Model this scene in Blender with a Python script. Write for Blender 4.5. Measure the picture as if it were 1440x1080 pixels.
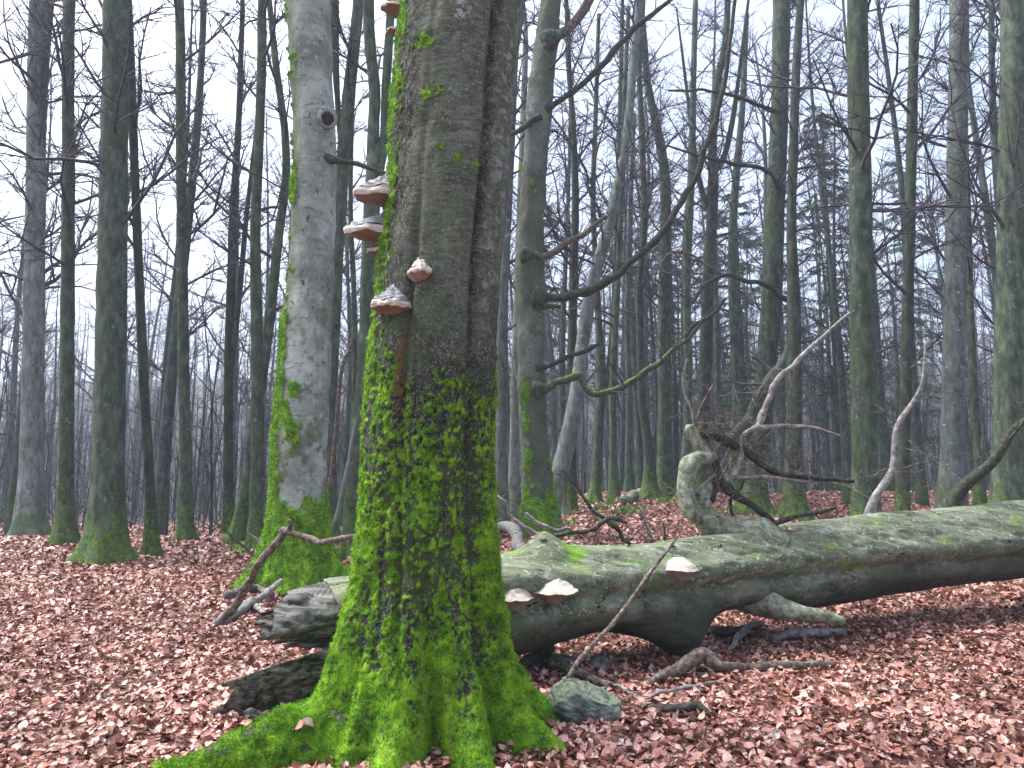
import bpy, math, random
import numpy as np
from mathutils import Vector, Matrix

# ------------------------------------------------------------------ camera, sky, sun, exposure
sc = bpy.context.scene
for o in list(bpy.data.objects):
    bpy.data.objects.remove(o)
COL = sc.collection
EYE, F = 1.5, 1050.0
PITCH = math.atan(132.0 / F)
cam_d = bpy.data.cameras.new("camera")
cam = bpy.data.objects.new("camera", cam_d)
COL.objects.link(cam)
cam.location = (0, 0, EYE)
cam.rotation_euler = (math.pi / 2 + PITCH, 0, 0)
cam_d.sensor_width = 36.0
cam_d.lens = 36.0 * F / 1440.0
cam_d.clip_start = 0.05
cam_d.clip_end = 2000
sc.camera = cam

SUN_EL, SUN_AZ = math.radians(62), math.radians(285)
world = bpy.data.worlds.new("World")
sc.world = world
world.use_nodes = True
wn = world.node_tree
wn.nodes.clear()
sky = wn.nodes.new("ShaderNodeTexSky")
sky.sky_type = 'NISHITA'
sky.sun_disc = False
sky.sun_elevation = SUN_EL
sky.sun_rotation = SUN_AZ
sky.air_density = 1.0
sky.dust_density = 6.0
sky.ozone_density = 2.0
hs = wn.nodes.new("ShaderNodeHueSaturation")
hs.inputs['Saturation'].default_value = 0.75
bg = wn.nodes.new("ShaderNodeBackground")
bg.inputs['Strength'].default_value = 0.15
wo = wn.nodes.new("ShaderNodeOutputWorld")
wn.links.new(sky.outputs[0], hs.inputs['Color'])
wn.links.new(hs.outputs[0], bg.inputs['Color'])
wn.links.new(bg.outputs[0], wo.inputs['Surface'])

sun_d = bpy.data.lights.new("sun", 'SUN')
sun_d.energy = 1.5
sun_d.angle = math.radians(18)
sun_d.color = (1.0, 0.97, 0.92)
sun = bpy.data.objects.new("sun", sun_d)
COL.objects.link(sun)
sv = Vector((math.sin(SUN_AZ) * math.cos(SUN_EL), math.cos(SUN_AZ) * math.cos(SUN_EL), math.sin(SUN_EL)))
sun.rotation_euler = sv.to_track_quat('Z', 'Y').to_euler()
sun.location = (0, 0, 30)

sc.view_settings.view_transform = 'Standard'
sc.view_settings.look = 'None'
sc.view_settings.exposure = 1.65
sc.view_settings.gamma = 1.0
sc.view_settings.use_curve_mapping = False
sc.render.engine = 'CYCLES'
sc.cycles.use_light_tree = False
sc.cycles.use_adaptive_sampling = True
sc.cycles.adaptive_threshold = 0.02
sc.cycles.max_bounces = 4
sc.cycles.diffuse_bounces = 2
sc.cycles.glossy_bounces = 2
sc.cycles.volume_bounces = 0
sc.cycles.use_denoising = True
try:
    sc.cycles.denoiser = 'OPENIMAGEDENOISE'
except Exception:
    pass

random.seed(7)
RNG = np.random.default_rng(7)

# ------------------------------------------------------------------ helpers
CP, SP = math.cos(PITCH), math.sin(PITCH)


def P(px, py, d):
    """the point seen at photo pixel (px, py) that stands d metres ahead"""
    u, v = (px - 720.0) / F, (540.0 - py) / F
    dy, dz = CP - v * SP, SP + v * CP
    return np.array([u / dy * d, d, EYE + dz / dy * d])


def pxsize(w, d):
    return w * d / F


def _h(ix, iy, iz, seed):
    n = (ix.astype(np.int64) * 374761393 + iy.astype(np.int64) * 668265263 + iz.astype(np.int64) * 2147483647 + seed * 1274126177) & 0xFFFFFFFF
    n = ((n ^ (n >> 13)) * 1274126177) & 0xFFFFFFFF
    n = ((n ^ (n >> 16)) * 2246822519) & 0xFFFFFFFF
    return ((n ^ (n >> 15)) & 0xFFFFFF) / float(0xFFFFFF)


def vn(x, y, z, seed=0):
    x, y, z = np.broadcast_arrays(np.asarray(x, float), np.asarray(y, float), np.asarray(z, float))
    fx, fy, fz = np.floor(x), np.floor(y), np.floor(z)
    tx, ty, tz = x - fx, y - fy, z - fz
    tx, ty, tz = [t * t * (3 - 2 * t) for t in (tx, ty, tz)]
    r = 0
    for i in (0, 1):
        for j in (0, 1):
            for k in (0, 1):
                w = (tx if i else 1 - tx) * (ty if j else 1 - ty) * (tz if k else 1 - tz)
                r = r + w * _h(fx + i, fy + j, fz + k, seed)
    return r


def fbm(x, y, z, seed=0, o=4):
    r, a, t = 0, 1.0, 0
    for i in range(o):
        f = 2.03 ** i
        r = r + a * vn(np.asarray(x) * f, np.asarray(y) * f, np.asarray(z) * f, seed + i * 17)
        t += a
        a *= 0.5
    return r / t


def sstep(a, b, x):
    t = np.clip((np.asarray(x, float) - a) / (b - a), 0, 1)
    return t * t * (3 - 2 * t)


def mesh_np(name, V, quads=None, tris=None, mat=None, attrs=None, smooth=True, mats=None, midx=None):
    V = np.asarray(V, np.float32).reshape(-1, 3)
    me = bpy.data.meshes.new(name)
    me.vertices.add(len(V))
    me.vertices.foreach_set("co", V.ravel())
    nq = 0 if quads is None else len(quads)
    nt = 0 if tris is None else len(tris)
    loops, starts, tot = [], [], 0
    if nq:
        q = np.asarray(quads, np.int32)
        loops.append(q.ravel())
        starts.append(np.arange(nq, dtype=np.int32) * 4)
        tot = nq * 4
    if nt:
        t = np.asarray(tris, np.int32)
        loops.append(t.ravel())
        starts.append(tot + np.arange(nt, dtype=np.int32) * 3)
    lv = np.concatenate(loops)
    me.loops.add(len(lv))
    me.loops.foreach_set("vertex_index", lv)
    me.polygons.add(nq + nt)
    me.polygons.foreach_set("loop_start", np.concatenate(starts))
    if smooth:
        me.polygons.foreach_set("use_smooth", np.ones(nq + nt, dtype=bool))
    for m in (mats or ([mat] if mat else [])):
        me.materials.append(m)
    if midx is not None:
        me.polygons.foreach_set("material_index", np.asarray(midx, np.int32))
    if attrs:
        for k, a in attrs.items():
            at = me.attributes.new(k, 'FLOAT', 'POINT')
            at.data.foreach_set("value", np.asarray(a, np.float32))
    me.update(calc_edges=True)
    me.validate()
    return me


def link(name, me, parent=None, loc=None, kind=None):
    o = bpy.data.objects.new(name, me)
    COL.objects.link(o)
    if parent is not None:
        o.parent = parent
    if loc is not None:
        o.location = tuple(float(c) for c in loc)
    if kind:
        o["kind"] = kind
    return o


def tag(o, label, cat, group=None):
    o["label"] = label
    o["category"] = cat
    if group:
        o["group"] = group
    return o


def empty(name, loc, label, cat, group=None):
    o = link(name, None, None, loc)
    o.empty_display_size = 0.2
    return tag(o, label, cat, group)


class MB:
    def __init__(s):
        s.V, s.Q, s.T, s.n = [], [], [], 0

    def add(s, V, Q=None, T=None):
        V = np.asarray(V, float).reshape(-1, 3)
        if Q is not None and len(Q):
            s.Q.append(np.asarray(Q, np.int64) + s.n)
        if T is not None and len(T):
            s.T.append(np.asarray(T, np.int64) + s.n)
        s.V.append(V)
        s.n += len(V)

    def mesh(s, name, mat, off=(0, 0, 0), smooth=True):
        V = np.concatenate(s.V) - np.asarray(off, float)
        return mesh_np(name, V, np.concatenate(s.Q) if s.Q else None, np.concatenate(s.T) if s.T else None, mat, smooth=smooth)

    def build(s, name, mat, parent=None, off=(0, 0, 0), kind=None, smooth=True, loc=None):
        return link(name, s.mesh(name, mat, off, smooth), parent, loc, kind)


def spline(pts, n):
    """Catmull-Rom through rows of any width, n samples"""
    p = np.asarray(pts, float)
    if len(p) == 2:
        t = np.linspace(0, 1, n)[:, None]
        return p[0] * (1 - t) + p[1] * t
    p = np.vstack([2 * p[0] - p[1], p, 2 * p[-1] - p[-2]])
    m = len(p) - 3
    out = []
    for u in np.linspace(0, m - 1e-6, n):
        i = int(u)
        t = u - i
        a, b, c, d = p[i], p[i + 1], p[i + 2], p[i + 3]
        out.append(0.5 * ((2 * b) + (-a + c) * t + (2 * a - 5 * b + 4 * c - d) * t * t + (-a + 3 * b - 3 * c + d) * t ** 3))
    return np.array(out)


def frames(C):
    C = np.asarray(C, float)
    T = np.gradient(C, axis=0)
    T /= np.linalg.norm(T, axis=1)[:, None] + 1e-9
    a = np.array([0, 0, 1.0]) if abs(T[0][2]) < 0.8 else np.array([0, 1.0, 0])
    N = np.zeros_like(C)
    B = np.zeros_like(C)
    n = a - T[0] * np.dot(a, T[0])
    n /= np.linalg.norm(n)
    for i in range(len(C)):
        n = n - T[i] * np.dot(n, T[i])
        n /= np.linalg.norm(n) + 1e-9
        N[i] = n
        B[i] = np.cross(T[i], n)
    return T, N, B


def gridq(n, m, wrap=True):
    i = np.arange(n - 1)[:, None]
    j = np.arange(m if wrap else m - 1)[None, :]
    j2 = (j + 1) % m
    return np.stack([i * m + j, i * m + j2, (i + 1) * m + j2, (i + 1) * m + j], -1).reshape(-1, 4)


def tube(mb, pts, n, sides=8, bump=0.0, seed=0, freq=6.0, cap=True, roots=None):
    """pts: rows x, y, z, radius; a wandering tapered stem with closed ends"""
    S = spline(pts, n)
    C, R = S[:, :3].copy(), np.maximum(S[:, 3], 0.0008)
    if 0.35 <= bump < 1 and roots is None and cap:
        # small crooks and knees, in step with the thickness
        run = np.concatenate([[0], np.cumsum(np.linalg.norm(np.diff(C, axis=0), axis=1))])
        q = run / (7 * max(np.median(R), .002))
        for c_ in range(3):
            C[:, c_] += (fbm(q, 0 * q + c_ * 9.7, 0 * q + seed, seed + 400, 2) - .5) * 2.2 * R
        R = R * (1 + .5 * np.maximum(0, fbm(q * 1.6, 0 * q, 0 * q + seed, seed + 500, 2) - .62) / .38)
    T, N, B = frames(C)
    a = np.arange(sides) * 2 * math.pi / sides
    rad = R[:, None] * np.ones(sides)[None, :]
    D = np.cos(a)[None, :, None] * N[:, None, :] + np.sin(a)[None, :, None] * B[:, None, :]
    if bump:
        W = C[:, None, :] + D * R[:, None, None]
        nn = fbm(W[..., 0] * freq, W[..., 1] * freq, W[..., 2] * freq, seed, 3) - 0.5
        rad = rad * (1 + bump * nn)
    if roots:
        hh = np.maximum(0, C[:, 2] - C[0, 2] - .15)[:, None]
        lob = (0.5 + 0.5 * np.cos(a * roots[0] + seed))[None, :] ** 1.5 + 0.35 * (0.5 + 0.5 * np.cos(a * (roots[0] + 2) + seed * 2.3))[None, :]
        rad = rad + R[:, None] * roots[1] * lob * np.exp(-hh / roots[2])
    V = C[:, None, :] + D * rad[..., None]
    V = V.reshape(-1, 3)
    Q = gridq(n, sides)
    T3 = []
    if cap:
        V = np.vstack([V, C[0] - T[0] * R[0] * 0.3, C[-1] + T[-1] * R[-1] * 0.6])
        k = n * sides
        for j in range(sides):
            T3.append((k, (j + 1) % sides, j))
            T3.append((k + 1, (n - 1) * sides + j, (n - 1) * sides + (j + 1) % sides))
    mb.add(V, Q, T3)


def norm(v):
    v = np.asarray(v, float)
    return v / (np.linalg.norm(v) + 1e-9)


def rot_place(T, pos, yaw, tiltx, tilty, size):
    n = len(pos)
    c, s = np.cos(yaw), np.sin(yaw)
    cx, sx = np.cos(tiltx), np.sin(tiltx)
    cy, sy = np.cos(tilty), np.sin(tilty)
    v = T[None] * size[:, None, None]
    x, y, z = v[..., 0], v[..., 1], v[..., 2]
    y, z = y * cx[:, None] - z * sx[:, None], y * sx[:, None] + z * cx[:, None]
    x, z = x * cy[:, None] + z * sy[:, None], -x * sy[:, None] + z * cy[:, None]
    x, y = x * c[:, None] - y * s[:, None], x * s[:, None] + y * c[:, None]
    return np.stack([x, y, z], -1) + pos[:, None, :]


# fast thin twigs, three sided -------------------------------------------------
class Twigs:
    def __init__(s, seed):
        s.V, s.Q = [], []
        s.r = random.Random(seed)

    def stem(s, p, d, L, r0, r1, n, wander=0.16, up=0.05):
        g = s.r.gauss
        out = []
        x, y, z = p
        dx, dy, dz = d
        st = L / n
        V, Q = s.V, s.Q
        for i in range(n + 1):
            r = r0 + (r1 - r0) * i / n
            # any two axes across the stem
            if abs(dz) < 0.9:
                ax, ay, az = -dy, dx, 0.0
            else:
                ax, ay, az = 1.0, 0.0, 0.0
            l = math.sqrt(ax * ax + ay * ay + az * az) + 1e-9
            ax, ay, az = ax / l, ay / l, az / l
            bx, by, bz = dy * az - dz * ay, dz * ax - dx * az, dx * ay - dy * ax
            b = len(V)
            for c, q in ((1, 0), (-0.5, 0.866), (-0.5, -0.866)):
                V.append((x + r * (c * ax + q * bx), y + r * (c * ay + q * by), z + r * (c * az + q * bz)))
            if i:
                for j in range(3):
                    k = (j + 1) % 3
                    Q.append((b - 3 + j, b - 3 + k, b + k, b + j))
            out.append(((x, y, z), (dx, dy, dz), r))
            dx += g(0, wander); dy += g(0, wander); dz += g(0, wander) + up
            l = math.sqrt(dx * dx + dy * dy + dz * dz)
            dx, dy, dz = dx / l, dy / l, dz / l
            x += dx * st; y += dy * st; z += dz * st
        return out

    def grow(s, p, d, L, r, lvl, kids=(6, 5), up=0.05, wander=0.16):
        n = 2 if lvl <= 0 else max(3, min(7, int(L / 0.4)))
        pts = s.stem(p, d, L, r, max(r * 0.35, 0.0022), n, wander, up)
        if lvl <= 0:
            return
        R = s.r
        k = kids[-lvl] if lvl <= len(kids) else kids[0]
        for q in range(k):
            f = 0.22 + 0.78 * (q + R.random() * 0.8) / k
            i = min(n, max(1, int(f * n)))
            pp, dd, rr = pts[i]
            # turn away from the parent stem
            az = R.uniform(0, 2 * math.pi)
            t = R.uniform(0.55, 1.0)
            rx, ry, rz = math.cos(az), math.sin(az), R.uniform(-0.4, 0.6)
            nd = norm((dd[0] * (1 - t * 0.5) + rx * t, dd[1] * (1 - t * 0.5) + ry * t, dd[2] * (1 - t * 0.5) + rz * t))
            s.grow(pp, tuple(nd), L * R.uniform(0.3, 0.55) * (1.15 - 0.5 * f), rr * 0.6, lvl - 1, kids, up, wander)

    def mesh(s, name, mat, off=(0, 0, 0)):
        V = np.array(s.V) - np.asarray(off, float)
        return mesh_np(name, V, np.array(s.Q), None, mat)


# ------------------------------------------------------------------ materials
def material(name):
    m = bpy.data.materials.new(name)
    m.use_nodes = True
    nt = m.node_tree
    nt.nodes.clear()
    out = nt.nodes.new("ShaderNodeOutputMaterial")
    b = nt.nodes.new("ShaderNodeBsdfPrincipled")
    nt.links.new(b.outputs[0], out.inputs[0])

    class G:
        pass
    g = G()
    g.nt, g.b, g.m, g.out = nt, b, m, out

    def node(t, **k):
        n = nt.nodes.new("ShaderNode" + t)
        for a, v in k.items():
            setattr(n, a, v)
        return n
    g.node = node

    def lk(a, c):
        nt.links.new(a, c)
    g.lk = lk
    tc = node("TexCoord")
    g.obj = tc.outputs['Object']

    def mapped(scale):
        mp = node("Mapping")
        mp.inputs['Scale'].default_value = scale
        lk(g.obj, mp.inputs['Vector'])
        return mp.outputs[0]
    g.mapped = mapped

    def noise(scale, detail=5, rough=0.6, vec=None, dist=0.0):
        n = node("TexNoise")
        n.inputs['Scale'].default_value = scale
        n.inputs['Detail'].default_value = detail
        n.inputs['Roughness'].default_value = rough
        n.inputs['Distortion'].default_value = dist
        lk(vec if vec is not None else g.obj, n.inputs['Vector'])
        return n.outputs['Fac']
    g.noise = noise

    def ramp(fac, stops, interp='LINEAR', tight=0.66):
        r = node("ValToRGB")
        r.color_ramp.interpolation = interp
        el = r.color_ramp.elements
        while len(el) < len(stops):
            el.new(0.5)
        for e, (p, c) in zip(el, stops):
            e.position = 0.5 + (p - 0.5) * tight
            e.color = (*c, 1) if len(c) == 3 else c
        lk(fac, r.inputs[0])
        return r.outputs[0]
    g.ramp = ramp

    def bw(fac, a, b_):
        r = node("MapRange")
        r.clamp = True
        r.interpolation_type = 'SMOOTHSTEP'
        r.inputs['From Min'].default_value = a
        r.inputs['From Max'].default_value = b_
        lk(fac, r.inputs['Value'])
        return r.outputs[0]
    g.bw = bw

    def mix(f, a, c, mode='MIX'):
        n = node("Mix", data_type='RGBA', blend_type=mode)
        for s, v in ((n.inputs[0], f), (n.inputs[6], a), (n.inputs[7], c)):
            if isinstance(v, (int, float)):
                s.default_value = v
            elif isinstance(v, tuple):
                s.default_value = (*v, 1)
            else:
                lk(v, s)
        return n.outputs[2]
    g.mix = mix

    def math_(op, a, c=None):
        n = node("Math", operation=op)
        for s, v in ((n.inputs[0], a), (n.inputs[1], c)):
            if v is None:
                continue
            if isinstance(v, (int, float)):
                s.default_value = v
            else:
                lk(v, s)
        return n.outputs[0]
    g.math = math_

    def attr(nm):
        n = node("Attribute", attribute_name=nm)
        return n.outputs['Fac']
    g.attr = attr

    def bump(h, strength=0.5, dist=0.01, prev=None):
        n = node("Bump")
        n.inputs['Strength'].default_value = strength
        n.inputs['Distance'].default_value = dist
        lk(h, n.inputs['Height'])
        if prev is not None:
            lk(prev, n.inputs['Normal'])
        lk(n.outputs[0], b.inputs['Normal'])
        return n.outputs[0]
    g.bump = bump

    def color(c):
        if isinstance(c, tuple):
            b.inputs['Base Color'].default_value = (*c, 1)
        else:
            lk(c, b.inputs['Base Color'])
    g.color = color
    b.inputs['Roughness'].default_value = 0.85
    b.inputs['Specular IOR Level'].default_value = 0.25
    return g


def moss_color(g, dark=(0.022, 0.06, 0.004), mid=(0.10, 0.24, 0.008), light=(0.24, 0.44, 0.02)):
    n1 = g.noise(11, 4)
    n2 = g.noise(70, 4)
    f = g.math('ADD', g.math('MULTIPLY', n1, 0.6), g.math('MULTIPLY', n2, 0.4))
    return g.ramp(f, [(0.34, dark), (0.5, mid), (0.66, light)])


def mat_main_bark():
    g = material("old_beech_bark")
    rows = g.noise(1, 6, 0.65, g.mapped((14, 14, 60)))        # fine level striation
    flake = g.noise(1, 6, 0.7, g.mapped((55, 55, 26)))
    big = g.noise(3.2, 4)
    base = g.ramp(rows, [(0.2, (0.042, 0.05, 0.038)), (0.5, (0.11, 0.126, 0.098)), (0.8, (0.20, 0.22, 0.18))])
    tint = g.ramp(big, [(0.3, (0.68, 0.71, 0.60)), (0.7, (1.08, 1.12, 1.02))], tight=1)
    base = g.mix(1.0, base, tint, 'MULTIPLY')
    rough = g.ramp(flake, [(0.32, (0.006, 0.006, 0.005)), (0.52, (0.027, 0.0265, 0.022)), (0.72, (0.085, 0.083, 0.074))])
    c = g.mix(g.attr("rough"), base, rough)
    # lichen crusts and flecks of several sizes
    wob = g.node("Mix", data_type='VECTOR')
    nv = g.node("TexNoise")
    nv.inputs['Scale'].default_value = 40
    g.lk(g.obj, nv.inputs['Vector'])
    wob.inputs[0].default_value = 0.03
    g.lk(g.obj, wob.inputs[4])
    g.lk(nv.outputs['Color'], wob.inputs[5])
    for (scl, lo_, hi_, amt, colr) in ((85, .40, .50, .75, (0.22, 0.27, 0.21)), (34, .55, .62, .5, (0.26, 0.31, 0.26))):
        v = g.node("TexVoronoi")
        v.inputs['Scale'].default_value = scl
        g.lk(wob.outputs[1], v.inputs['Vector'])
        fk = g.math('MULTIPLY', g.bw(v.outputs['Distance'], 0.36, 0.22), g.bw(g.noise(scl * .2, 4), lo_, hi_))
        c = g.mix(g.math('MULTIPLY', fk, amt), c, colr)
    crust = g.math('MULTIPLY', g.bw(g.noise(14, 6, 0.7), 0.50, 0.60), g.attr("lichen"))
    c = g.mix(crust, c, (0.36, 0.38, 0.38))
    c = g.mix(g.math('MULTIPLY', g.bw(g.noise(34, 6, 0.75), 0.44, 0.53), g.math('MULTIPLY', g.attr("rust"), 0.8)), c, g.mix(g.noise(70, 5, 0.7), (0.05, 0.02, 0.010), (0.34, 0.13, 0.045)))
    c = g.mix(g.attr("film"), c, g.mix(g.noise(20, 4), (0.02, 0.045, 0.006), (0.08, 0.13, 0.02)))
    c = g.mix(g.attr("moss"), c, moss_color(g))
    g.color(c)
    h = g.math('ADD', g.math('MULTIPLY', g.math('MULTIPLY', flake, g.attr('rough')), 0.9), g.math('MULTIPLY', rows, 0.16))
    n = g.bump(h, 0.9, 0.012)
    g.bump(g.noise(160, 3), 0.7, 0.006, n)
    g.b.inputs['Roughness'].default_value = 0.9
    return g.m


def mat_pale_bark(name, k):
    g = material(name)
    rows = g.noise(1, 5, 0.6, g.mapped((5, 5, 22)))
    big = g.noise(1.8, 5)
    base = g.ramp(big, [(0.3, (0.125 * k, 0.145 * k, 0.118 * k)), (0.5, (0.215 * k, 0.25 * k, 0.22 * k)), (0.7, (0.29 * k, 0.335 * k, 0.31 * k))])
    c = g.mix(g.math('MULTIPLY', g.bw(rows, 0.56, 0.68), 0.7), base, (0.075, 0.08, 0.068))
    c = g.mix(g.bw(g.noise(1, 5, 0.6, g.mapped((13, 13, 9))), 0.60, 0.67), c, (0.045, 0.047, 0.04))
    c = g.mix(g.math('MULTIPLY', g.bw(g.noise(2.6, 6, 0.7), 0.48, 0.62), 0.6), c, (0.11 * k, 0.132 * k, 0.105 * k))
    c = g.mix(g.math('MULTIPLY', g.bw(g.noise(11, 6, 0.75), 0.56, 0.64), 0.6), c, (0.36 * k, 0.39 * k, 0.385 * k))
    c = g.mix(g.attr("film"), c, g.mix(g.noise(14, 4), (0.025, 0.042, 0.012), (0.07, 0.092, 0.03)))
    c = g.mix(g.attr("moss"), c, moss_color(g))
    g.color(c)
    n = g.bump(rows, 0.35, 0.02)
    g.bump(g.noise(70, 3), 0.4, 0.008, n)
    return g.m


def mat_forest_bark(name, lo, mid, hi, mossy=0.8):
    g = material(name)
    n1 = g.noise(1, 6, 0.65, g.mapped((9, 9, 3.2)))
    n2 = g.noise(1.1, 4)
    oi = g.node("ObjectInfo")
    base = g.ramp(n1, [(0.28, lo), (0.5, mid), (0.74, hi)])
    base = g.mix(1.0, base, g.ramp(oi.outputs['Random'], [(0.0, (0.62, 0.66, 0.62)), (0.5, (0.95, 1.0, 0.92)), (1.0, (1.25, 1.22, 1.2))], tight=1), 'MULTIPLY')
    base = g.mix(g.bw(g.noise(7, 5, 0.7), 0.60, 0.70), base, tuple(min(1, h * 1.6) for h in hi))
    sep = g.node("SeparateXYZ")
    g.lk(g.obj, sep.inputs[0])
    z = sep.outputs[2]
    low = g.bw(z, 2.6, 0.1)
    film = g.bw(g.math('ADD', n2, g.math('MULTIPLY', low, 0.10)), 0.46, 0.66)
    c = g.mix(g.math('MULTIPLY', film, 0.5), base, (0.045, 0.07, 0.022))
    mz = g.bw(g.math('ADD', g.noise(9, 5, 0.7), g.math('MULTIPLY', g.math('MULTIPLY', low, low), 0.24)), 0.655, 0.72)
    c = g.mix(g.math('MULTIPLY', mz, mossy), c, g.ramp(g.noise(17, 6, 0.75), [(0.3, (0.018, 0.042, 0.005)), (0.55, (0.075, 0.15, 0.010)), (0.75, (0.16, 0.27, 0.02))]))
    g.color(c)
    n = g.bump(n1, 0.6, 0.03)
    g.bump(g.noise(30, 4, 0.7), 0.6, 0.02, n)
    return g.m


def mat_simple(name, stops, scale=(10, 10, 10), rough=0.85, bumpd=0.006, bs=0.5, detail=6, top=None):
    g = material(name)
    n = g.noise(1, detail, 0.65, g.mapped(scale))
    c = g.ramp(n, stops)
    if top:
        ge = g.node("NewGeometry")
        sep = g.node("SeparateXYZ")
        g.lk(ge.outputs['Normal'], sep.inputs[0])
        f = g.math('MULTIPLY', g.bw(sep.outputs[2], 0.1, 0.85), g.bw(g.noise(9, 4), 0.38, 0.56))
        c = g.mix(f, c, top)
    g.color(c)
    g.b.inputs['Roughness'].default_value = rough
    g.bump(n, bs, bumpd)
    return g.m


def mat_log():
    g = material("log_bark")
    st = g.noise(1, 6, 0.6, g.mapped((1.3, 17, 17)), 0.5)
    big = g.noise(2.0, 5)
    c = g.ramp(st, [(0.15, (0.07, 0.082, 0.052)), (0.5, (0.15, 0.172, 0.115)), (0.85, (0.24, 0.265, 0.20))])
    c = g.mix(1.0, c, g.ramp(big, [(0.3, (0.62, 0.66, 0.55)), (0.65, (1.1, 1.1, 1.08))]), 'MULTIPLY')
    c = g.mix(g.math('MULTIPLY', g.bw(g.noise(6.5, 6, 0.7), 0.55, 0.66), 0.6), c, (0.27, 0.30, 0.27))
    v = g.node("TexVoronoi")
    v.inputs['Scale'].default_value = 38
    g.lk(g.obj, v.inputs['Vector'])
    c = g.mix(g.math('MULTIPLY', g.bw(v.outputs['Distance'], 0.3, 0.2), g.bw(g.noise(7, 4), 0.52, 0.6)), c, (0.28, 0.32, 0.30))
    c = g.mix(g.attr("belly_shade"), c, g.mix(g.noise(12, 5), (0.010, 0.011, 0.008), (0.045, 0.05, 0.034)))  # shade of the log's underside, painted into the bark colour
    c = g.mix(g.attr("moss"), c, (0.12, 0.24, 0.018))
    ck = g.noise(1, 5, 0.55, g.mapped((0.9, 9, 9)), 0.6)
    line = g.bw(g.math('ABSOLUTE', g.math('SUBTRACT', ck, 0.5)), 0.012, 0.004)
    line = g.math('MULTIPLY', line, g.bw(g.noise(2.3, 3), 0.48, 0.58))
    c = g.mix(line, c, (0.012, 0.013, 0.009))
    c = g.mix(g.math('MULTIPLY', g.bw(g.noise(19, 6, 0.75), 0.565, 0.62), g.bw(g.attr('belly_shade'), 0.5, 0.0)), c, (0.30, 0.34, 0.31))
    g.color(c)
    n = g.bump(g.math('SUBTRACT', st, line), 0.6, 0.03)
    g.bump(g.noise(60, 4), 0.6, 0.012, n)
    return g.m


def mat_leaf():
    g = material("dry_beech_leaf")
    ge = g.node("NewGeometry")
    oi = g.node("ObjectInfo")
    r = g.math('FRACT', g.math('ADD', ge.outputs['Random Per Island'], g.math('MULTIPLY', oi.outputs['Random'], 7.31)))
    c = g.ramp(r, [(0.0, (0.05, 0.017, 0.011)), (0.16, (0.17, 0.058, 0.037)), (0.38, (0.37, 0.165, 0.12)),
                   (0.65, (0.52, 0.285, 0.23)), (0.9, (0.64, 0.43, 0.38)), (1.0, (0.34, 0.11, 0.05))], tight=1)
    c = g.mix(1.0, c, g.ramp(g.noise(1.3, 4), [(0.3, (0.62, 0.57, 0.55)), (0.6, (1.05, 1.05, 1.06))]), 'MULTIPLY')
    c = g.mix(1.0, c, g.ramp(g.noise(60, 3), [(0.3, (0.75, 0.72, 0.7)), (0.7, (1.12, 1.1, 1.1))]), 'MULTIPLY')
    g.color(c)
    g.b.inputs['Roughness'].default_value = 0.42
    g.b.inputs['Specular IOR Level'].default_value = 0.5
    g.bump(g.noise(90, 2), 0.3, 0.004)
    return g.m


def mat_ground():
    g = material("leafy_soil")
    v = g.node("TexVoronoi")
    v.inputs['Scale'].default_value = 14
    g.lk(g.obj, v.inputs['Vector'])
    sep = g.node("SeparateColor")
    g.lk(v.outputs['Color'], sep.inputs[0])
    c = g.ramp(sep.outputs[0], [(0.0, (0.04, 0.015, 0.010)), (0.4, (0.13, 0.055, 0.038)), (0.75, (0.24, 0.115, 0.087)), (1.0, (0.36, 0.20, 0.16))], tight=1)
    c = g.mix(g.bw(g.noise(0.5, 5), 0.45, 0.7), c, (0.10, 0.05, 0.035))
    # beyond the crest the floor is dark humus and bramble
    sep2 = g.node("SeparateXYZ")
    g.lk(g.obj, sep2.inputs[0])
    far_f = g.bw(g.math('ADD', sep2.outputs[1], g.math('MULTIPLY', g.noise(0.12, 4), 16)), 30, 44)
    c = g.mix(far_f, c, g.mix(g.noise(0.8, 5), (0.022, 0.024, 0.020), (0.075, 0.058, 0.048)))
    g.color(c)
    g.bump(v.outputs['Distance'], 0.8, 0.03)
    g.b.inputs['Roughness'].default_value = 0.7
    return g.m


def mat_fuzz(name, dark, mid, light):
    g = material(name)
    ge = g.node("NewGeometry")
    f = g.math('ADD', g.math('MULTIPLY', ge.outputs['Random Per Island'], 0.3), g.math('MULTIPLY', g.math('ADD', g.math('MULTIPLY', g.bw(g.noise(3.2, 5, 0.65), 0.36, 0.64), 0.5), g.math('MULTIPLY', g.bw(g.noise(24, 3), 0.3, 0.7), 0.5)), 0.75))
    g.color(g.ramp(f, [(0.15, dark), (0.48, mid), (0.85, light)], tight=1))
    g.b.inputs['Roughness'].default_value = 0.8
    return g.m


M = {}
M['main'] = mat_main_bark()
M['pale'] = mat_pale_bark("pale_beech_bark", 1.25)
M['mid'] = mat_pale_bark("green_beech_bark", 0.56)
M['beech'] = mat_forest_bark("forest_bark", (0.022, 0.032, 0.024), (0.057, 0.08, 0.058), (0.115, 0.146, 0.112))
M['silver'] = mat_forest_bark("silver_bark", (0.075, 0.09, 0.09), (0.15, 0.175, 0.178), (0.23, 0.26, 0.27), 0.5)
M['dark'] = mat_forest_bark("dark_bark", (0.012, 0.017, 0.013), (0.03, 0.039, 0.029), (0.07, 0.082, 0.064))
M['far'] = mat_forest_bark("far_bark", (0.020, 0.032, 0.033), (0.048, 0.07, 0.07), (0.10, 0.13, 0.13), 0.5)
M['thicket'] = mat_simple("thicket_bark", [(0.3, (0.028, 0.031, 0.035)), (0.7, (0.075, 0.08, 0.088))], (3, 3, 3), 0.8, 0.003, 0.2, 1)
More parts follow.
